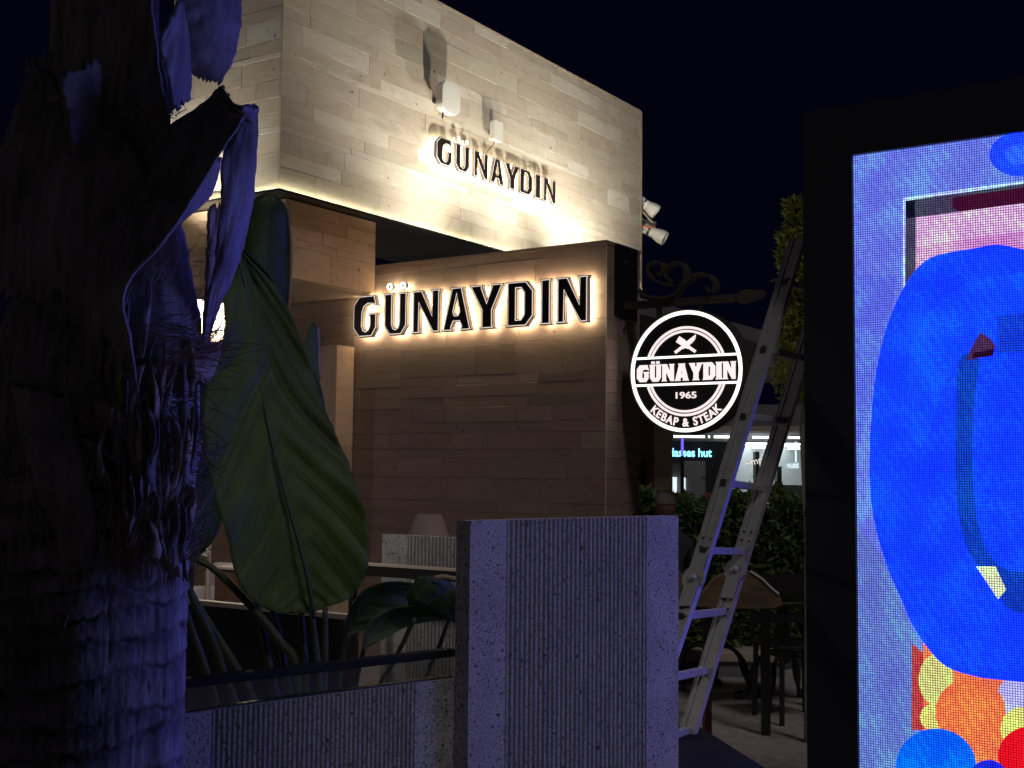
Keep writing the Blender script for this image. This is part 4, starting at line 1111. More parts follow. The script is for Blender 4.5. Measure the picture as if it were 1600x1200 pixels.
# loose fibres
fb = MB(off)
def strand(px, py, D, ang, ln, r, droop):
    pts = []
    for k in range(4):
        q = ln * k / 3
        pts.append(P(px + q * math.cos(ang), py - q * math.sin(ang) + droop * (k / 3) ** 2, D - .01 * k / 3))
    fb.tube(pts, [r, r * .8, r * .6, r * .3], 3, caps=False)
rg = random.Random(9)
for (cx, cy, sx_, sy_, n, a0, a1, l0, l1) in ((255, 520, 55, 30, 110, -.4, 1.1, 20, 70), (300, 560, 45, 25, 150, -.1, .9, 20, 80), (265, 600, 40, 30, 90, -.9, .6, 20, 60), (175, 650, 28, 18, 70, 1.8, 3.2, 15, 50),
                                             (250, 440, 40, 30, 70, .0, 1.4, 15, 60), (270, 690, 36, 60, 120, -1.9, 1.2, 20, 60), (255, 830, 45, 40, 220, 1.1, 2.0, 30, 90), (230, 850, 60, 20, 120, -1.9, -1.2, 20, 60), (290, 850, 10, 40, 50, .5, 1.4, 30, 80),
                                             (210, 820, 40, 60, 120, 1.2, 2.1, 20, 60), (245, 180, 30, 14, 40, .5, 2.5, 15, 40), (325, 410, 12, 60, 36, -.4, .9, 12, 40), (300, 700, 20, 60, 60, -.5, 1.0, 15, 50), (110, 800, 90, 120, 120, 1.0, 2.2, 20, 60)):
    for _ in range(n):
        px, py = rg.gauss(cx, sx_ * .6), rg.gauss(cy, sy_ * .6)
        strand(px, py, 1.945 + .16 * max(0, (px - 180) / 140) ** 2 + rg.uniform(-.01, .02), rg.uniform(a0, a1), rg.uniform(l0, l1), rg.uniform(.0006, .0016), rg.uniform(-6, 16))
fo = fb.build('loose_fibre', M['fibre'], pm_, recalc=False)
tag(fo, kind='stuff')

# ------------------------------------------------------------------ ladder
lad = thing('folding_ladder', 'aluminium folding ladder leaning behind the left edge of the LED screen', 'ladder', P(1085, 1100, 4.9) * 1.0)
LB = lad.location.copy(); LB.z = 0; lad.location = LB
TL, TLt = P(1086, 905, 4.98), P(1247, 372, 5.33)
TR, TRt = P(1151, 892, 5.20), P(1284, 455, 5.5)
BLd = P(1040, 1040, 4.80); BRd = P(1080, 1125, 4.98)
def extend0(a, b_):
    d = b_ - a
    return a + d * ((.015 - a.z) / d.z)
BL0, BR0 = extend0(TL, BLd), extend0(TR, BRd)
def rail(a, b_, rung):
    a, b_ = a - LB, b_ - LB
    d = (b_ - a).normalized(); n = (rung - rung.dot(d) * d).normalized(); w = d.cross(n)
    mb = MB()
    mb.bar(a, b_, .066, .004, w)
    for s in (-1, 1):
        mb.bar(a + w * (s * .0345) + n * .004, b_ + w * (s * .0345) + n * .004, .0045, .024, w)
        mb.bar(a + w * (s * .024) - n * .0042, b_ + w * (s * .024) - n * .0042, .013, .004, w)
    return mb.build('rail', M['alu'], lad), d, n, w
rv = (TR - TL)
rails = {}
for k, (a, b_) in dict(lu=(TL, TLt), ll=(TL, BL0), ru=(TR, TRt), rl=(TR, BR0)).items():
    rails[k] = rail(a, b_, rv)
def rung(pl_, Dl, pr_, Dr):
    a, b_ = P(*pl_, Dl) - LB, P(*pr_, Dr) - LB
    d = (b_ - a).normalized()
    MB().bar(a - d * .006, b_ + d * .006, .030, .030, Vector((0, 0, 1)).cross(d)).build('rung', M['alu'], lad, bevel=.004)
    q = MB(); q.bar(a - d * .0092, a - d * .0064, .026, .030, Vector((0, 0, 1)).cross(d)); q.build('rung_end', M['hole'], lad, bevel=.004)
def on_seg(a, b_, py):
    lo, hi = 0.0, 1.0
    for _ in range(40):
        m_ = (lo + hi) / 2; w = a.lerp(b_, m_) - CAM
        y = 600 - FPX * w.dot(_U) / w.dot(_F)
        if (y > py) == (b_.z > a.z): lo = m_
        else: hi = m_
    return a.lerp(b_, lo)
def rung2(sl_, yl, sr_, yr):
    a, b_ = on_seg(*sl_, yl) - LB, on_seg(*sr_, yr) - LB
    d = (b_ - a).normalized()
    MB().bar(a + d * .003, b_ - d * .003, .030, .030, Vector((0, 0, 1)).cross(d)).build('rung', M['alu'], lad, bevel=.004)
    q = MB(); q.bar(a - d * .0115, a - d * .0063, .026, .030, Vector((0, 0, 1)).cross(d)); q.build('rung_end', M['hole'], lad, bevel=.005)
LU, RU, LL, RL = (TL, TLt), (TR, TRt), (TL, BL0), (TR, BR0)
for yl, yr in ((442, 452 + 4), (546, 560), (651, 657), (754, 763), (860, 862)):
    rung2(LU, yl, RU, yr)
for yl, yr in ((963, 955), (1062, 1047), (1165, 1142)):
    rung2(LL, yl, RL, yr)
for h, (ku, kl) in ((TL, ('lu', 'll')), (TR, ('ru', 'rl'))):
    n = rails[ku][2]; p = h - LB
    q = n.to_track_quat('Z', 'Y').to_matrix()
    mb = MB()
    v = MB().cyl((0, 0, -.016), .052, .012, n=28); mb.add([p + q @ Vector(a) for a in v.v], v.f)
    du, dl = rails[ku][1], rails[kl][1]
    mb.bar(p - n * .010, p + du * .11 - n * .010, .060, .006, rails[ku][3])
    mb.bar(p - n * .012, p + dl * .13 - n * .012, .060, .006, rails[kl][3])
    hg = mb.build('hinge', M['alu_dark'], lad)
    mb = MB(); v = MB().lathe([(0, -.034), (.010, -.032), (.017, -.024), (.019, -.0165)], n=18); mb.add([p + q @ Vector(a) for a in v.v], v.f)
    mb.build('hinge_knob', M['alu'], hg, smooth=True)
    mb = MB()
    for d_, w_ in ((du, rails[ku][3]), (dl, rails[kl][3])):
        for s in (-1, 1):
            for t_ in (.135, .175):
                c_ = p + d_ * t_ + w_ * (s * .019) - n * .0045
                v = MB().cyl((0, 0, -.004), .005, .005, n=8); mb.add([c_ + q @ Vector(a) for a in v.v], v.f)
    mb.build('rivet', M['hole'], hg)

# ------------------------------------------------------------------ leaf masses
def leaf_cloud(name, mat, parent, loc, n, pos, size, seed, up=.3):
    r = random.Random(seed); vs_, fs, uv = [], [], []
    for _ in range(n):
        c = pos(r)
        a = Vector((r.gauss(0, 1), r.gauss(0, 1), r.gauss(up, .8))).normalized()
        b_ = a.cross(Vector((r.gauss(0, 1), r.gauss(0, 1), r.gauss(0, 1)))).normalized()
        nn = a.cross(b_)
        l = size * r.uniform(.5, 1.5); w = l * .42; i0 = len(vs_)
        vs_ += [c, c + a * l * .4 + b_ * w * .5 - nn * .1 * l, c + a * l, c + a * l * .4 - b_ * w * .5 - nn * .1 * l]
        uv += [(r.random(), 0, 0)] * 4
        fs += [(i0, i0 + 1, i0 + 2), (i0, i0 + 2, i0 + 3)]
    o = MB().add(vs_, fs).build(name, mat, parent, recalc=False)
    at = o.data.attributes.new('uvl', 'FLOAT_VECTOR', 'POINT')
    for i, u in enumerate(uv): at.data[i].vector = u
    o['kind'] = 'stuff'
    return o
# tall clipped shrub behind ladder and screen
tsb = P(1262, 700, 7.4); tsb.z = 0
ts = thing('tall_shrub', 'tall narrow leafy green shrub behind the ladder top', 'shrub', tsb)
HT = P(1245, 303, 7.4).z
MB().tube([(0, 0, 0), (.01, .02, 1.2), (-.05, 0, 2.4), (-.06, 0, HT - .25)], [.035, .028, .02, .006], 8).build('trunk', M['bark'], ts)
def tspos(r):
    z = r.uniform(.5, 1) ** .8
    zz = .4 + (HT - .4) * z
    f_ = (zz - .4) / (HT - .4)
    rad = .19 * (1 - f_) ** .45 * (1 + .3 * math.sin(zz * 9) + .2 * math.sin(zz * 23)) + .02
    t = r.uniform(0, 2 * PI); q = rad * (r.random() ** .35)
    return Vector((q * math.cos(t) - .068 * f_ , q * math.sin(t), zz - .05))
leaf_cloud('crown', M['bush'], ts, tsb, 2600, tspos, .055, 3, .5)
# hedge
hb = P(1130, 800, 10.3); hb.z = 0
hd = thing('hedge', 'dense clipped green hedge between the terrace and the lit shops', 'hedge', hb)
HH = P(1130, 787, 10.3).z
def hpos(r):
    x = r.uniform(-1.3, 1.15)
    hh = HH + .035 * math.sin(x * 7) + .03 * math.sin(x * 17 + 1) + (.05 if x > .25 else 0) * math.sin(x * 4)
    if r.random() < .6: return Vector((x, -.28 + r.gauss(0, .045), r.uniform(.15, hh)))
    return Vector((x, r.uniform(-.3, .35), hh + r.gauss(0, .03)))
leaf_cloud('foliage', M['hedge'], hd, hb, 9000, hpos, .075, 5)
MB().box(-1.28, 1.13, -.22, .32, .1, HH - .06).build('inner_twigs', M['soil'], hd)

# ------------------------------------------------------------------ far shops
SY_ = 27.0
def shx(px, Y=SY_): return P(px, 700, Y).x
def shz(py, px=1150, Y=SY_): return P(px, py, Y).z
sh = thing('shop_building', 'far row of lit shops under a flat grey canopy', 'building', (shx(1150), SY_, 0))
so = Vector((shx(1150), SY_, 0))
def sb(name, mat, x0, x1, y0, y1, z0, z1, par=None):
    return MB(so).box(x0, x1, y0, y1, z0, z1).build(name, mat, par or sh)
xa, xz = shx(1035), shx(1300)
ztop = shz(638)
sb('canopy', M['grey'], xa - 1, xz + 2, SY_ - 1.6, SY_ - .2, shz(677), ztop)
sb('rear_wall', M['grey'], xa - 1, xz + 2, SY_ + 2.4, SY_ + 2.6, 0, ztop)
sb('canopy_trim', M['beige'], xa - 1, xz + 2, SY_ - 1.64, SY_ - 1.605, shz(677) - .01, shz(670))
for a, b_ in ((1053, 1101), (1107, 1109), (1116, 1158), (1176, 1213), (1232, 1264), (1270, 1300)):
    sb('tube_light', M['tube_white'], shx(a, SY_ - 1.5), shx(b_, SY_ - 1.5), SY_ - 1.52, SY_ - 1.47, shz(684.5, 1150, SY_ - 1.5), shz(681.3, 1150, SY_ - 1.5))
# left shop: dark blue front with cyan letters over a grey door
sb('sign_board', pm('navy_board', (.012, .02, .06), .5), shx(1040), shx(1103), SY_ - .04, SY_ + .1, shz(721), shz(690))
put_text('glasses hut', 'letters', M['cyan'], sh, .262, lambda x, y, z: Vector((x * .86 + (shx(1077) - so.x), -.046 - z, shz(714) + y * .98)), .006)
dr = sb('door', pm('grey_door', (.30, .31, .33), .6), shx(1069), shx(1101), SY_ - .03, SY_ + .02, 0, shz(722))
sb('door_top_bar', M['alu'], shx(1069), shx(1101), SY_ - .045, SY_ - .0302, shz(724.5), shz(722.3), dr)
sb('handle', M['black'], shx(1096), shx(1102), SY_ - .08, SY_ - .0305, shz(748), shz(746), dr)
sb('handle', M['black'], shx(1067.5), shx(1073), SY_ - .08, SY_ - .0305, shz(747), shz(745.3), dr)
sb('shop_wall', pm('navy_wall', (.02, .025, .04), .6), shx(1103.2), shx(1139), SY_ - .04, SY_ + .1, 0, shz(690))
sb('lit_shelf', M['shop_in'], shx(1051), shx(1057.5), SY_ - .02, SY_ + .1, shz(786), shz(746.5))
sb('lit_shelf', M['shop_in'], shx(1066.4), shx(1070.5), SY_ - .06, SY_ - .046, shz(786), shz(746.5))
sb('side_window', M['grey'], shx(1040), shx(1066), SY_ + .1005, SY_ + .2, 0, shz(721))
# right shop: pale lit interior
M['shop_lamp'] = em('shop_lamp', (.85, .97, 1.0), 7.0)
lt = sb('light_panel', M['shop_lamp'], shx(1172), shx(1206), SY_ + .4, SY_ + 2.2, shz(693), shz(691))
sb('light_panel', M['shop_lamp'], shx(1228), shx(1262), SY_ + .4, SY_ + 2.2, shz(693), shz(691))
sb('interior_wall', pm('pale_wall', (.34, .36, .36), .8), shx(1139), xz + 2, SY_ + 2.2, SY_ + 2.39, 0, shz(690))
sb('lit_band', M['shop_in'], shx(1176, 29), shx(1206, 29), SY_ + 1.9, SY_ + 2.0, shz(701, 1150, 29), shz(694, 1150, 29))
sb('lit_band', M['shop_in'], shx(1230, 29), shx(1262, 29), SY_ + 1.9, SY_ + 2.0, shz(702, 1150, 29), shz(695, 1150, 29))
sb('dark_column', M['black'], shx(1185), shx(1191), SY_ + .3, SY_ + .6, 0, shz(705))
sb('dark_column', M['black'], shx(1219), shx(1226), SY_ + .3, SY_ + .6, 0, shz(728))
sb('door_post', M['grey'], shx(1139), shx(1143), SY_ - .05, SY_ + .1, 0, shz(690))
sb('counter', pm('counter_grey', (.12, .13, .14), .5), shx(1228), shx(1266), SY_ + .2, SY_ + .9, 0, shz(757))
tag(sb('jar', M['grey'], 0, 1, 0, 1, 0, 1), '') if False else None
hsx = (shx(1221), shx(1243))
hs_ = thing('hanging_sign', 'small pale lit sign hanging on a rod in the right shop', 'sign', (shx(1233), SY_ - .3, 0))
MB(hs_.location).box(hsx[0], hsx[1], SY_ - .33, SY_ - .27, shz(731.5), shz(721)).build('board', M['shop_sign'], hs_)
MB(hs_.location).tube([(shx(1238.5), SY_ - .3, shz(721)), (shx(1238.5), SY_ - .3, shz(690))], .02, 6).build('rod', M['shop_in'], hs_)
put_text('VLISS', 'letters', M['shop_in'], hs_, .135, lambda x, y, z: Vector((x * .85, -.034 - z, shz(730.2) + y * .95)), .003)
g1 = P(1188, 720, SY_ + .25)
gs = put_text('~mph', 'script_sign', M['line'], None, .22, lambda x, y, z: Vector((x, -z, y)), .001)
gs.location = (P(1183, 722, SY_ - .2).x, SY_ - .2, P(1183, 725, SY_ - .2).z); gs.rotation_euler = (0, math.radians(-14), 0)
tag(gs, 'thin golden script lettering in front of the dark column of the right shop', 'sign')
pst = thing('lamp_post', 'slim dark post glowing blue at its upper end before the shops', 'post', (P(1066, 700, 20).x, 20, 0))
MB().tube([(0, 0, 0), (0, 0, P(1066, 712, 20).z)], .03, 10).build('pole', M['black'], pst)
MB().tube([(0, 0, P(1066, 712, 20).z + .002), (0, 0, P(1066, 683, 20).z)], .022, 10).build('blue_tube', M['bluepost'], pst)
rbx = P(1110, 776, 24)
t = thing('red_crate', 'small red plastic crate at the dark shop front', 'crate', (rbx.x, 24, 0))
MB().box(-.10, .10, -.08, .08, P(1110, 785, 24).z - .3, P(1110, 773, 24).z).box(-.11, .11, -.09, .09, P(1110, 773, 24).z + .0005, P(1110, 772, 24).z + .02).build('crate_body', M['red'], t)
MB().box(-.3, .3, -.2, .2, 0, P(1110, 785, 24).z - .301).build('stand', M['black'], t)
def cafe_chair(label, px, Y, mat, rz, seat=.45, s=1.0, group=None):
    c = P(px, 800, Y)
    t = thing('cafe_chair', label, 'chair', (c.x, Y, 0), rz, group)
    MB().box(-.21, .21, -.2, .2, seat - .025, seat).build('seat', mat, t, bevel=.01)
    bk = MB(); bk.box(-.21, -.185, .18, .205, seat + .001, seat + .42); bk.box(.185, .21, .18, .205, seat + .001, seat + .42); bk.box(-.1845, .1845, .18, .2, seat + .30, seat + .42); bk.box(-.1845, .1845, .18, .2, seat + .1, seat + .16)
    bk.build('backrest', mat, t)
    for x in (-.19, .19):
        for y in (-.18, .18):
            MB().bar((x, y, 0), (x * .95, y * .95, seat - .026), .025, .025, (1, 0, 0)).build('leg', mat, t)
    return t
cafe_chair('white chair seen through a gap above the hedge left of the right rail', 1172, 21, M['white'], 2.6, .6)
cafe_chair('white chair glimpsed just right of the ladder above the hedge', 1217, 21.5, M['white'], 2.2, .6)

# ------------------------------------------------------------------ green notice on the wing pillar
gp_ = on_plane(1003, 745, W(0, pp.y - .012, 0), EY)
gq = toB(gp_)
q0, q1 = toB(on_plane(988, 745, W(0, pp.y - .012, 0), EY)), toB(on_plane(1007, 745, W(0, pp.y - .012, 0), EY))
gz0, gz1 = toB(on_plane(1003, 760, W(0, pp.y - .012, 0), EY)).z, toB(on_plane(1003, 718, W(0, pp.y - .012, 0), EY)).z
gn = thing('green_notice', 'narrow dark green notice board with white print on the far pillar', 'notice', W((q0.x + q1.x) / 2, pp.y - .02, 0), A)
hwid = (q1.x - q0.x) / 2
MB().box(-hwid, hwid, -.006, .006, gz0, gz1).build('board', M['green'], gn)
for tx, zz, sz in (('Z', gz1 - .085, .10), ('S', gz0 + .115, .10)):
    put_text(tx, 'letter', M['wprint'], gn, sz, lambda x, y, z, zz=zz: Vector((x + .005, -.0085 - z, zz + y)), .002)
MB().box(-.02, hwid - .02, -.0085, -.0062, gz0 + .04, gz0 + .05).build('print_line', M['wprint'], gn)
MB().box(-.04, hwid - .05, -.0085, -.0062, gz0 + .018, gz0 + .025).build('print_line', M['wprint'], gn)

# ------------------------------------------------------------------ person with cap behind the hedge end
hp_ = P(1040, 789, 9.2)
per = thing('person', 'seated person with a pale cap seen from behind beyond the concrete panel', 'person', (hp_.x, 9.2, 0))
def skin_body(name, pts, edges, rad, mat, parent):
    me = bpy.data.meshes.new(name); me.from_pydata(pts, edges, [])
    o = link(bpy.data.objects.new(name, me), parent)
    o.modifiers.new('skin', 'SKIN')
    for i, r in enumerate(rad): me.skin_vertices[0].data[i].radius = (r, r)
    me.skin_vertices[0].data[0].use_root = True
    s = o.modifiers.new('sub', 'SUBSURF'); s.levels = s.render_levels = 1
    me.materials.append(mat)
    return o
hz = hp_.z
pts = [(0, 0, .50), (0, .02, .75), (0, .03, hz - .28), (0, .0, hz - .14), (0, -.01, hz - .03), (-.17, .02, hz - .30), (-.22, .05, hz - .55), (-.15, .28, hz - .62), (.17, .02, hz - .30), (.22, .05, hz - .55), (.15, .28, hz - .62),
       (-.10, .40, .48), (-.10, .44, .06), (-.10, .56, .05), (.10, .40, .48), (.10, .44, .06), (.10, .56, .05)]
skin_body('body', pts, [(0, 1), (1, 2), (2, 3), (3, 4), (2, 5), (5, 6), (6, 7), (2, 8), (8, 9), (9, 10), (0, 11), (11, 12), (12, 13), (0, 14), (14, 15), (15, 16)],
          [.16, .15, .14, .055, .085, .06, .045, .035, .06, .045, .035, .085, .05, .035, .085, .05, .035], M['darkcloth'], per)
hdm = MB().lathe([(0, -.10), (.05, -.09), (.075, -.03), (.08, .03), (.07, .07), (.03, .095), (0, .1)], (0, -.01, hz - .0), 20).build('head', M['skin'], per, smooth=True)
MB().lathe([(.086, .01), (.088, .03), (.078, .075), (.045, .105), (0, .113)], (0, -.01, hz + .0), 20).prism([[(-.07, hz + .015), (.07, hz + .015), (.07, hz + .03), (-.07, hz + .03)]], .07, .15).build('cap', M['capcloth'], per, smooth=True)
stl = thing('stool', 'dark stool under the seated person behind the hedge end', 'stool', (hp_.x, 9.2, 0))
MB().cyl((0, 0, .30), .18, .05).build('seat', M['black'], stl)
for k in range(4):
    a = PI / 4 + k * PI / 2
    MB().bar((.17 * math.cos(a), .17 * math.sin(a), 0), (.12 * math.cos(a), .12 * math.sin(a), .2995), .02, .02, (1, 0, 0)).build('leg', M['black'], stl)

# ------------------------------------------------------------------ terrace things at the right, behind the ladder
# cast iron pedestal tables
def iron_table(label, px, py_floor, Y, w, rz, top=.74):
    c = P(px, py_floor, Y)
    t = thing('iron_table', label, 'table', (c.x, Y, 0), rz, 'dark cast iron tables on the terrace')
    MB().box(-w, w, -.34, .34, top - .03, top).build('tabletop', M['black'], t, bevel=.008)
    MB().lathe([(.03, top - .031), (.035, top - .1), (.05, .5), (.03, .42), (.055, .36), (.05, .30), (.02, .28)], n=14).build('pedestal', M['black'], t, smooth=True)
    for k in range(4):
        a = PI / 4 + k * PI / 2
        u = Vector((math.cos(a), math.sin(a), 0))
        pts = [Vector((0, 0, .33)), u * .10 + Vector((0, 0, .35)), u * .20 + Vector((0, 0, .28)), u * .25 + Vector((0, 0, .14)), u * .28 + Vector((0, 0, .05)), u * .34 + Vector((0, 0, .03))]
        MB().tube([crv(pts, q / 15) for q in range(16)], [.022 + .008 * math.sin(q) for q in range(16)], 8).build('leg', M['black'], t, smooth=True)
        MB().lathe([(0, 0), (.035, 0), (.04, .02), (.025, .05), (0, .055)], tuple(u * .34), 10).build('foot', M['black'], t, smooth=True)
    return t
iron_table('black cast iron table with curled legs just left of the screen', 1226, 1078, 8.6, .42, .2)
iron_table('black cast iron table half hidden behind the ladder rails', 1112, 1060, 9.0, .40, .5)
# live edge slab
lsY = 7.6
ls0 = P(1145, 948, lsY)
sl_ = thing('wooden_slab', 'rough live-edge wooden slab with pale bark rim behind the ladder hinges', 'wooden slab', (ls0.x, lsY, 0))
def lq(px, py): w = P(px, py, lsY); return (w.x - ls0.x, w.z)
outl = [(1052, 945), (1052, 897), (1060, 890), (1068, 898), (1082, 915), (1098, 924), (1110, 908), (1126, 897), (1148, 890), (1172, 893), (1190, 905), (1205, 920), (1216, 928), (1220, 936), (1222, 945), (1208, 950), (1170, 951), (1120, 950)]
MB().prism([[lq(*p) for p in outl]], -.03, .03).build('slab_body', M['slabwood'], sl_, bevel=.008)
edge_ = [(1172, 893), (1190, 905), (1205, 920), (1215, 928)]
for a, b_ in zip(edge_[:-1], edge_[1:]):
    pa_, pb2 = lq(*a), lq(*b_)
    MB().bar((pa_[0], -.025, pa_[1] + .004), (pb2[0], -.025, pb2[1] + .004), .03, .012, (0, 1, 0)).build('bark_edge', M['cloth'], sl_)
for x in (-.16, .2):
    MB().bar((x, 0, 0), (x, 0, ls0.z + .01), .05, .05, (1, 0, 0)).build('support', M['black'], sl_)
cafe_chair('black chair with pale arm tips right of the wooden slab', 1238, 8.1, M['black'], .3, .5)
pf = P(1180, 1010, 9.6)
# pale planter / bench block in the background under the tables
t = thing('stone_bench', 'pale low stone bench behind the iron tables', 'bench', (P(1150, 1010, 9.9).x, 9.9, 0))
MB().box(-.45, .32, -.2, .2, 0, .12).build('base', M['grey'], t)
MB().box(-.5, .37, -.23, .23, .1205, .20).build('seat', M['beige'], t, bevel=.01)
# broom, bottle and bucket near the ladder foot
bq = P(1107, 1135, 6.3)
t = thing('broom', 'short broom with orange handle standing behind the ladder foot', 'broom', (bq.x, 6.3, 0))
MB().tube([(0, 0, .06), (-.01, 0, P(1104, 1083, 6.3).z)], .014, 8).build('handle', M['orange'], t)
MB().box(-.02, .06, -.05, .05, 0, .075).build('brush_head', M['soil'], t)
bq = P(1093, 1125, 5.9)
t = thing('water_bottle', 'small clear blue water bottle beside the ladder foot', 'bottle', (bq.x, 5.9, 0))
MB().lathe([(0, 0), (.035, .002), (.037, .02), (.037, .15), (.03, .19), (.014, .22), (.014, .24)], n=16).build('bottle_body', pm('bottle_blue', (.10, .22, .32), .15), t, smooth=True)
MB().cyl((0, 0, .2405), .016, .02).build('cap', M['white'], t)
bq = P(1070, 1110, 5.7)
t = thing('bucket', 'blue bucket with pale rim behind the ladder foot', 'bucket', (bq.x, 5.7, 0))
MB().lathe([(0, 0), (.09, 0), (.115, .25), (.105, .25), (.085, .02)], n=24).build('pail', pm('bucket_blue', (.03, .12, .26), .4), t, smooth=True)
MB().lathe([(.112, .2505), (.122, .252), (.122, .285), (.108, .285)], n=24).build('rim', M['white'], t)
# black flight case and carton close to the panel
zt_ = .56
def onz(px, py, z): d = ray(px, py); return CAM + d * ((z - CAM.z) / d.z)
fa, fb_, fc = onz(1092, 1135, zt_), onz(1075, 1186, zt_), onz(1195, 1200, zt_)
ax = (fc - fa); ax.z = 0; ang = math.atan2(ax.y, ax.x)
fcs = thing('equipment_case', 'black equipment case on the floor right of the tall concrete panel', 'case', Vector((fa.x, fa.y, 0)), ang)
dl = fb_ - fa; ux = Vector((math.cos(ang), math.sin(ang), 0)); uy = Vector((-math.sin(ang), math.cos(ang), 0))
wy = dl.dot(uy)
y0_, y1_ = (min(0, wy) - .12, max(0, wy)) if wy < 0 else (0, wy + .12)
MB().box(0, .95, y0_, y1_, .02, zt_ - .008).build('body', M['rail_black'], fcs, bevel=.006)
MB().box(-.004, .955, y0_ - .004, y1_ + .004, zt_ - .0075, zt_).build('lid', M['rail_black'], fcs, bevel=.003)
ca_ = onz(1072, 1130, .50)
t = thing('cardboard_box', 'brown cardboard box between the concrete panel and the black case', 'box', (ca_.x - .12, ca_.y + .12, 0), .9)
MB().box(-.16, .12, -.12, .12, 0, .48).build('carton', M['card'], t)
MB().box(-.16, .12, -.03, .03, .4805, .482).build('tape', M['beige'], t)

# ------------------------------------------------------------------ far panel, rail and lamp in front of the sign wall
D2 = 6.4
f0 = on_plane(597, 850, P(597, 850, D2), EY)
def f2(px, py):
    w = on_plane(px, py, Vector((f0.x, f0.y, 0)), EY) - f0
    return w.dot(EX), w.z + f0.z
panel('far_concrete_panel', 'darker ribbed concrete panel seen beyond the plants below the lamp shade', Vector((f0.x, f0.y, 0)), A, f2(800, 850)[0], f2(600, 835)[1], .07, f2(637, 850)[0], .05, .022)
ry = on_plane(640, 885, P(640, 885, 6.0), EY)
def f3(px, py):
    w = on_plane(px, py, Vector((ry.x, ry.y, 0)), EY) - ry
    return w.dot(EX), w.z + ry.z
r3 = thing('terrace_rail', 'black rail with pale top edge before the far concrete panel', 'rail', Vector((ry.x, ry.y, 0)), A)
za = f3(640, 884)[1]
MB().box(f3(540, 885)[0], f3(800, 885)[0], -.03, .03, za - .06, za - .0102).build('rail_bar', M['black'], r3)
MB().box(f3(540, 885)[0], f3(800, 885)[0], -.035, .035, za - .01, za).build('pale_top', M['beige'], r3)
for px in (552, 780):
    x_ = f3(px, 885)[0]; MB().box(x_ - .015, x_ + .015, -.015, .015, 0, za - .0605).build('post', M['black'], r3)
# dark glass parapet to the left
gy = on_plane(340, 940, P(340, 940, 5.3), EY)
def f4(px, py):
    w = on_plane(px, py, Vector((gy.x, gy.y, 0)), EY) - gy
    return w.dot(EX), w.z + gy.z
zg = f4(340, 940)[1]
gg = thing('smoked_glass_parapet', 'dark smoked glass parapet with pale top edge behind the tall plant', 'glass parapet', Vector((gy.x, gy.y, 0)), A)
MB().box(f4(180, 940)[0], f4(560, 940)[0], -.006, .006, .02, zg - .02).build('glass_pane', M['smoke'], gg)
MB().box(f4(180, 940)[0], f4(560, 940)[0], -.02, .02, zg - .0195, zg).build('top_edge', M['beige'], gg)
MB().box(f4(180, 940)[0], f4(560, 940)[0], -.02, .02, 0, .0195).build('base_channel', M['black'], gg)
# lamp
lmY = 8.3
lc = P(669, 840, lmY)
lm = thing('table_lamp', 'dim lamp with tapered fabric shade before the sign wall', 'lamp', (lc.x, lmY, 0))
zt1, zt0 = P(669, 803, lmY).z, P(669, 840, lmY).z
k_ = lmY / FPX
MB().lathe([(20.5 * k_, zt1), (36 * k_, zt0 - .04), (35 * k_, zt0 - .04), (19.5 * k_, zt1 - .002)], n=36).build('lamp_shade', M['shade'], lm, smooth=False)
MB().lathe([(0, zt1 - .012), (19.3 * k_, zt1 - .012)], n=36).build('shade_top', M['shade'], lm)
MB().lathe([(.015, zt1 - .03), (.015, .8), (.04, .76), (.015, .70), (.015, .05), (.14, .03), (.15, 0), (0, 0)], n=20).build('lamp_stand', M['iron'], lm)

# ------------------------------------------------------------------ lounge furniture at the left
def lounge(label, px, Y, rz, zs_=.42):
    c = P(px, 900, Y)
    t = thing('armchair', label, 'armchair', (c.x, Y, 0), rz, 'wooden lounge armchairs')
    MB().box(-.36, -.30, -.36, .36, .06, .66).build('arm_panel', M['wood'], t, bevel=.006)
    MB().box(.30, .36, -.36, .36, .06, .66).build('arm_panel', M['wood'], t, bevel=.006)
    MB().box(-.2995, .2995, .30, .36, .06, .80).build('back_panel', M['wood'], t, bevel=.006)
    MB().box(-.2995, .2995, -.34, .2995, .20, .26).build('seat_frame', M['wood'], t)
    MB().box(-.29, .29, -.36, .28, .2605, .44).build('seat_cushion', M['cloth'], t, bevel=.05)
    MB().box(-.28, .28, .12, .295, .4405, .92).build('back_cushion', M['cloth'], t, bevel=.06)
    return t
lounge('brown wooden armchair with white cushions glimpsed beside the palm', 335, 6.9, .2)
lounge('white-cushioned wooden armchair further back behind the big leaf', 352, 8.6, -.4)
cb0 = P(352, 915, 6.0)
cb = thing('wooden_cabinet', 'low brown wooden cabinet with lit yellow top edge behind the stalks', 'cabinet', (cb0.x, 6.0, 0), A)
zt = P(352, 886, 6.0).z
MB().box(-.075, .24, 0, .30, .03, zt - .012).build('cabinet_body', M['wood'], cb)
MB().box(-.08, .245, -.005, .305, zt - .0115, zt).build('cabinet_top', M['beige'], cb)
MB().box(-.07, .235, .02, .28, 0, .0295).build('plinth', M['black'], cb)
tw = P(322, 850, 6.6)
cl = thing('draped_cloth', 'white cloth hanging crumpled beside the palm trunk', 'cloth', (tw.x, 6.6, 0))
sheet('cloth_sheet', [(318, 832, 328, 830, 6.6, 6.6), (313, 845, 326, 845, 6.6, 6.58), (308, 858, 326, 862, 6.58, 6.55), (312, 868, 326, 870, 6.58, 6.55)], M['cloth'], cl, cl.location, 16, 8, .15, .01, 14, solid=.004)
MB().tube([(P(326, 832, 6.62).x - tw.x, .03, 0), (P(326, 832, 6.62).x - tw.x, .03, P(326, 830, 6.62).z)], .015, 8).build('rack_post', M['beige'], cl)

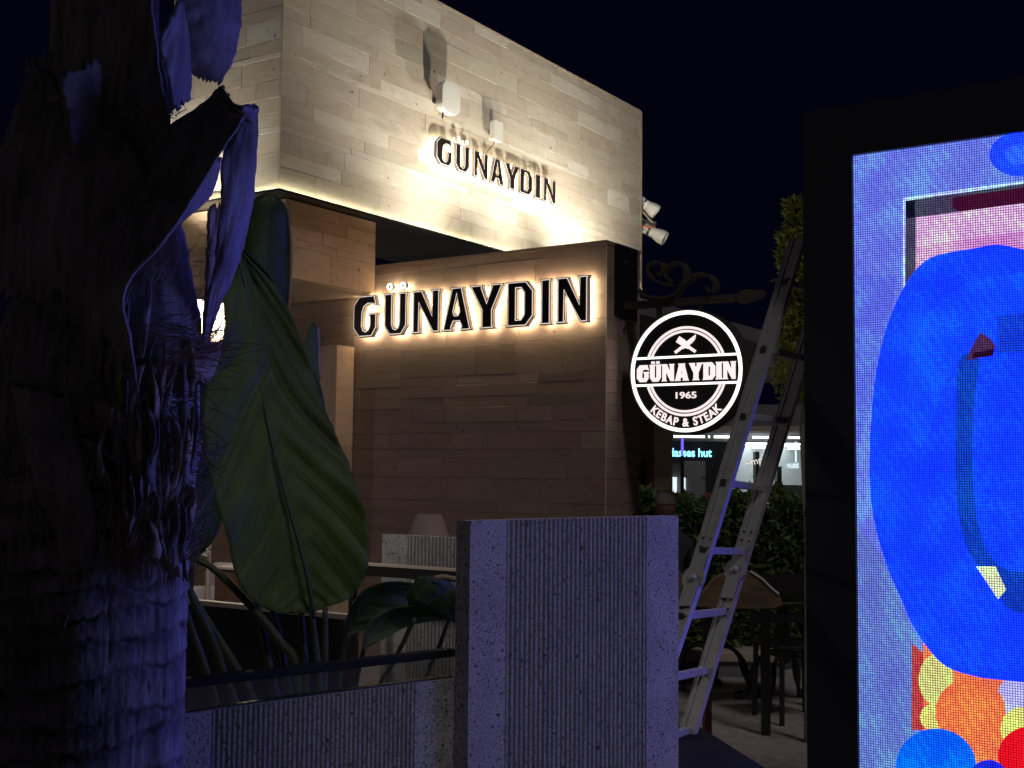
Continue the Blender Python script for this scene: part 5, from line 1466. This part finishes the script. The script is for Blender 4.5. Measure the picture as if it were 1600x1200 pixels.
# ------------------------------------------------------------------ lit lamps of the room at the left
def sconce(name, label, wpt, rz, power, col=(1.0, .86, .66), tube=False):
    t = thing(name, label, 'lamp', wpt, rz)
    if tube:
        MB().box(-.16, .16, -.02, .02, .012, .03).build('housing', M['white'], t)
        MB().cyl((-.15, 0, 0), .012, .30, 'x', 12).build('tube', M['tube_white'], t)
    else:
        MB().lathe([(.05, -.07), (.07, .06), (.066, .06), (.046, -.066)], n=20).build('lamp_shade', M['white'], t)
        MB().lathe([(0, -.03), (.025, -.02), (.03, 0), (.02, .03), (0, .035)], n=14).build('bulb', M['lamp_face'], t)
    ld = bpy.data.lights.new('lamp_light', 'POINT'); ld.energy, ld.color, ld.shadow_soft_size = power, col, .05
    lo = link(bpy.data.objects.new('lamp_light', ld), t); lo.location = (0, -.02, -.045 if tube else .09)
    return t
q = bY(300, 520, 1.0)
sconce('wall_sconce', 'bright wall lamp hidden beside the palm lighting the rear wall', W(q.x, .9, q.z), A, 150)
tlp = P(309, 630, 5.6)
tl = sconce('tube_lamp', 'short bright white tube lamp on a slim post glimpsed between palm and leaf', tlp, .5, 15, (1, .95, .86), True)
MB().tube([(0, .03, .02), (0, .03, -tlp.z)], .012, 8).build('post', M['black'], tl)
def pendant(label, x, y, z, power):
    t = thing('pendant_lamp', label, 'lamp', W(x, y, z), A)
    MB().lathe([(.02, .16), (.05, .15), (.16, .0), (.155, .0), (.046, .145)], n=24).build('lamp_shade', M['black'], t)
    MB().lathe([(0, .02), (.035, .03), (.045, .06), (.03, .10), (0, .11)], n=16).build('bulb', M['lamp_face'], t)
    MB().tube([(0, 0, .162), (0, 0, 3.6 - z)], .006, 6).build('cord', M['black'], t)
    ld = bpy.data.lights.new('lamp_light', 'POINT'); ld.energy, ld.color, ld.shadow_soft_size = power, (1, .86, .78), .06
    lo = link(bpy.data.objects.new('lamp_light', ld), t); lo.location = (0, 0, -.08)
pendant('black pendant lamp over the left terrace outside the picture edge', -4.6, -2.4, 2.6, 15)

# palm crown: unseen fan fronds added above the picture to shade the trunk
def shade_frond(az, rise, reach, seed):
    r = random.Random(seed)
    u = Vector((math.cos(az), math.sin(az), 0)); sd = Vector((-u.y, u.x, 0))
    base = Vector((0, 0, 2.98)) + u * .10
    q = [base, base + u * reach * .5 + Vector((0, 0, rise)), base + u * reach + Vector((0, 0, rise * .9))]
    pts = [crv(q, k / 10) for k in range(11)]
    f = MB().tube(pts, [.022 - .012 * k / 10 for k in range(11)], 6).build('shade_frond', M['stem'], pm_, smooth=True)
    c = pts[-1]; d = (pts[-1] - pts[-2]).normalized()
    mb = MB(); n = 40
    web = []
    for k in range(n):
        a = math.radians(-165 + 330 * k / (n - 1))
        dr = (d * math.cos(a) + sd * math.sin(a)).normalized()
        L_ = .66 * (.74 + .26 * math.cos(a * .8)) * r.uniform(.92, 1.06)
        rim = c + dr * L_ * .62 + Vector((0, 0, (.022 if k % 2 else -.022) - .02))
        web.append(rim)
        sp_ = dr.cross(Vector((0, 0, 1))).normalized() * .03
        tip = c + dr * L_ + Vector((0, 0, -.20 * L_))
        mb.add([rim - sp_, rim + sp_, tip + sp_ * .1, tip - sp_ * .1], [(0, 1, 2, 3)])
    mb.add([c] + web, [(0, k + 1, k + 2) for k in range(n - 1)])
    mb.build('shade_fan_leaf', M['leafd'], f, recalc=False)
for i, (az, rise, reach) in enumerate(((-64, .05, .30), (-64, .10, .65), (-62, .16, 1.0), (-61, .22, 1.35), (-80, .14, .6), (-84, .2, 1.0), (-74, .28, 1.3), (-61, .4, .8), (-105, .30, .7), (-140, .4, .8), (175, .8, .6), (-64, .6, .5), (-70, .5, 1.0), (-56, .05, .5), (-72, .04, .9), (-58, .3, 1.6), (-66, .02, 1.2), (-68, .2, 1.55))):
    shade_frond(math.radians(az), rise, reach, 100 + i)
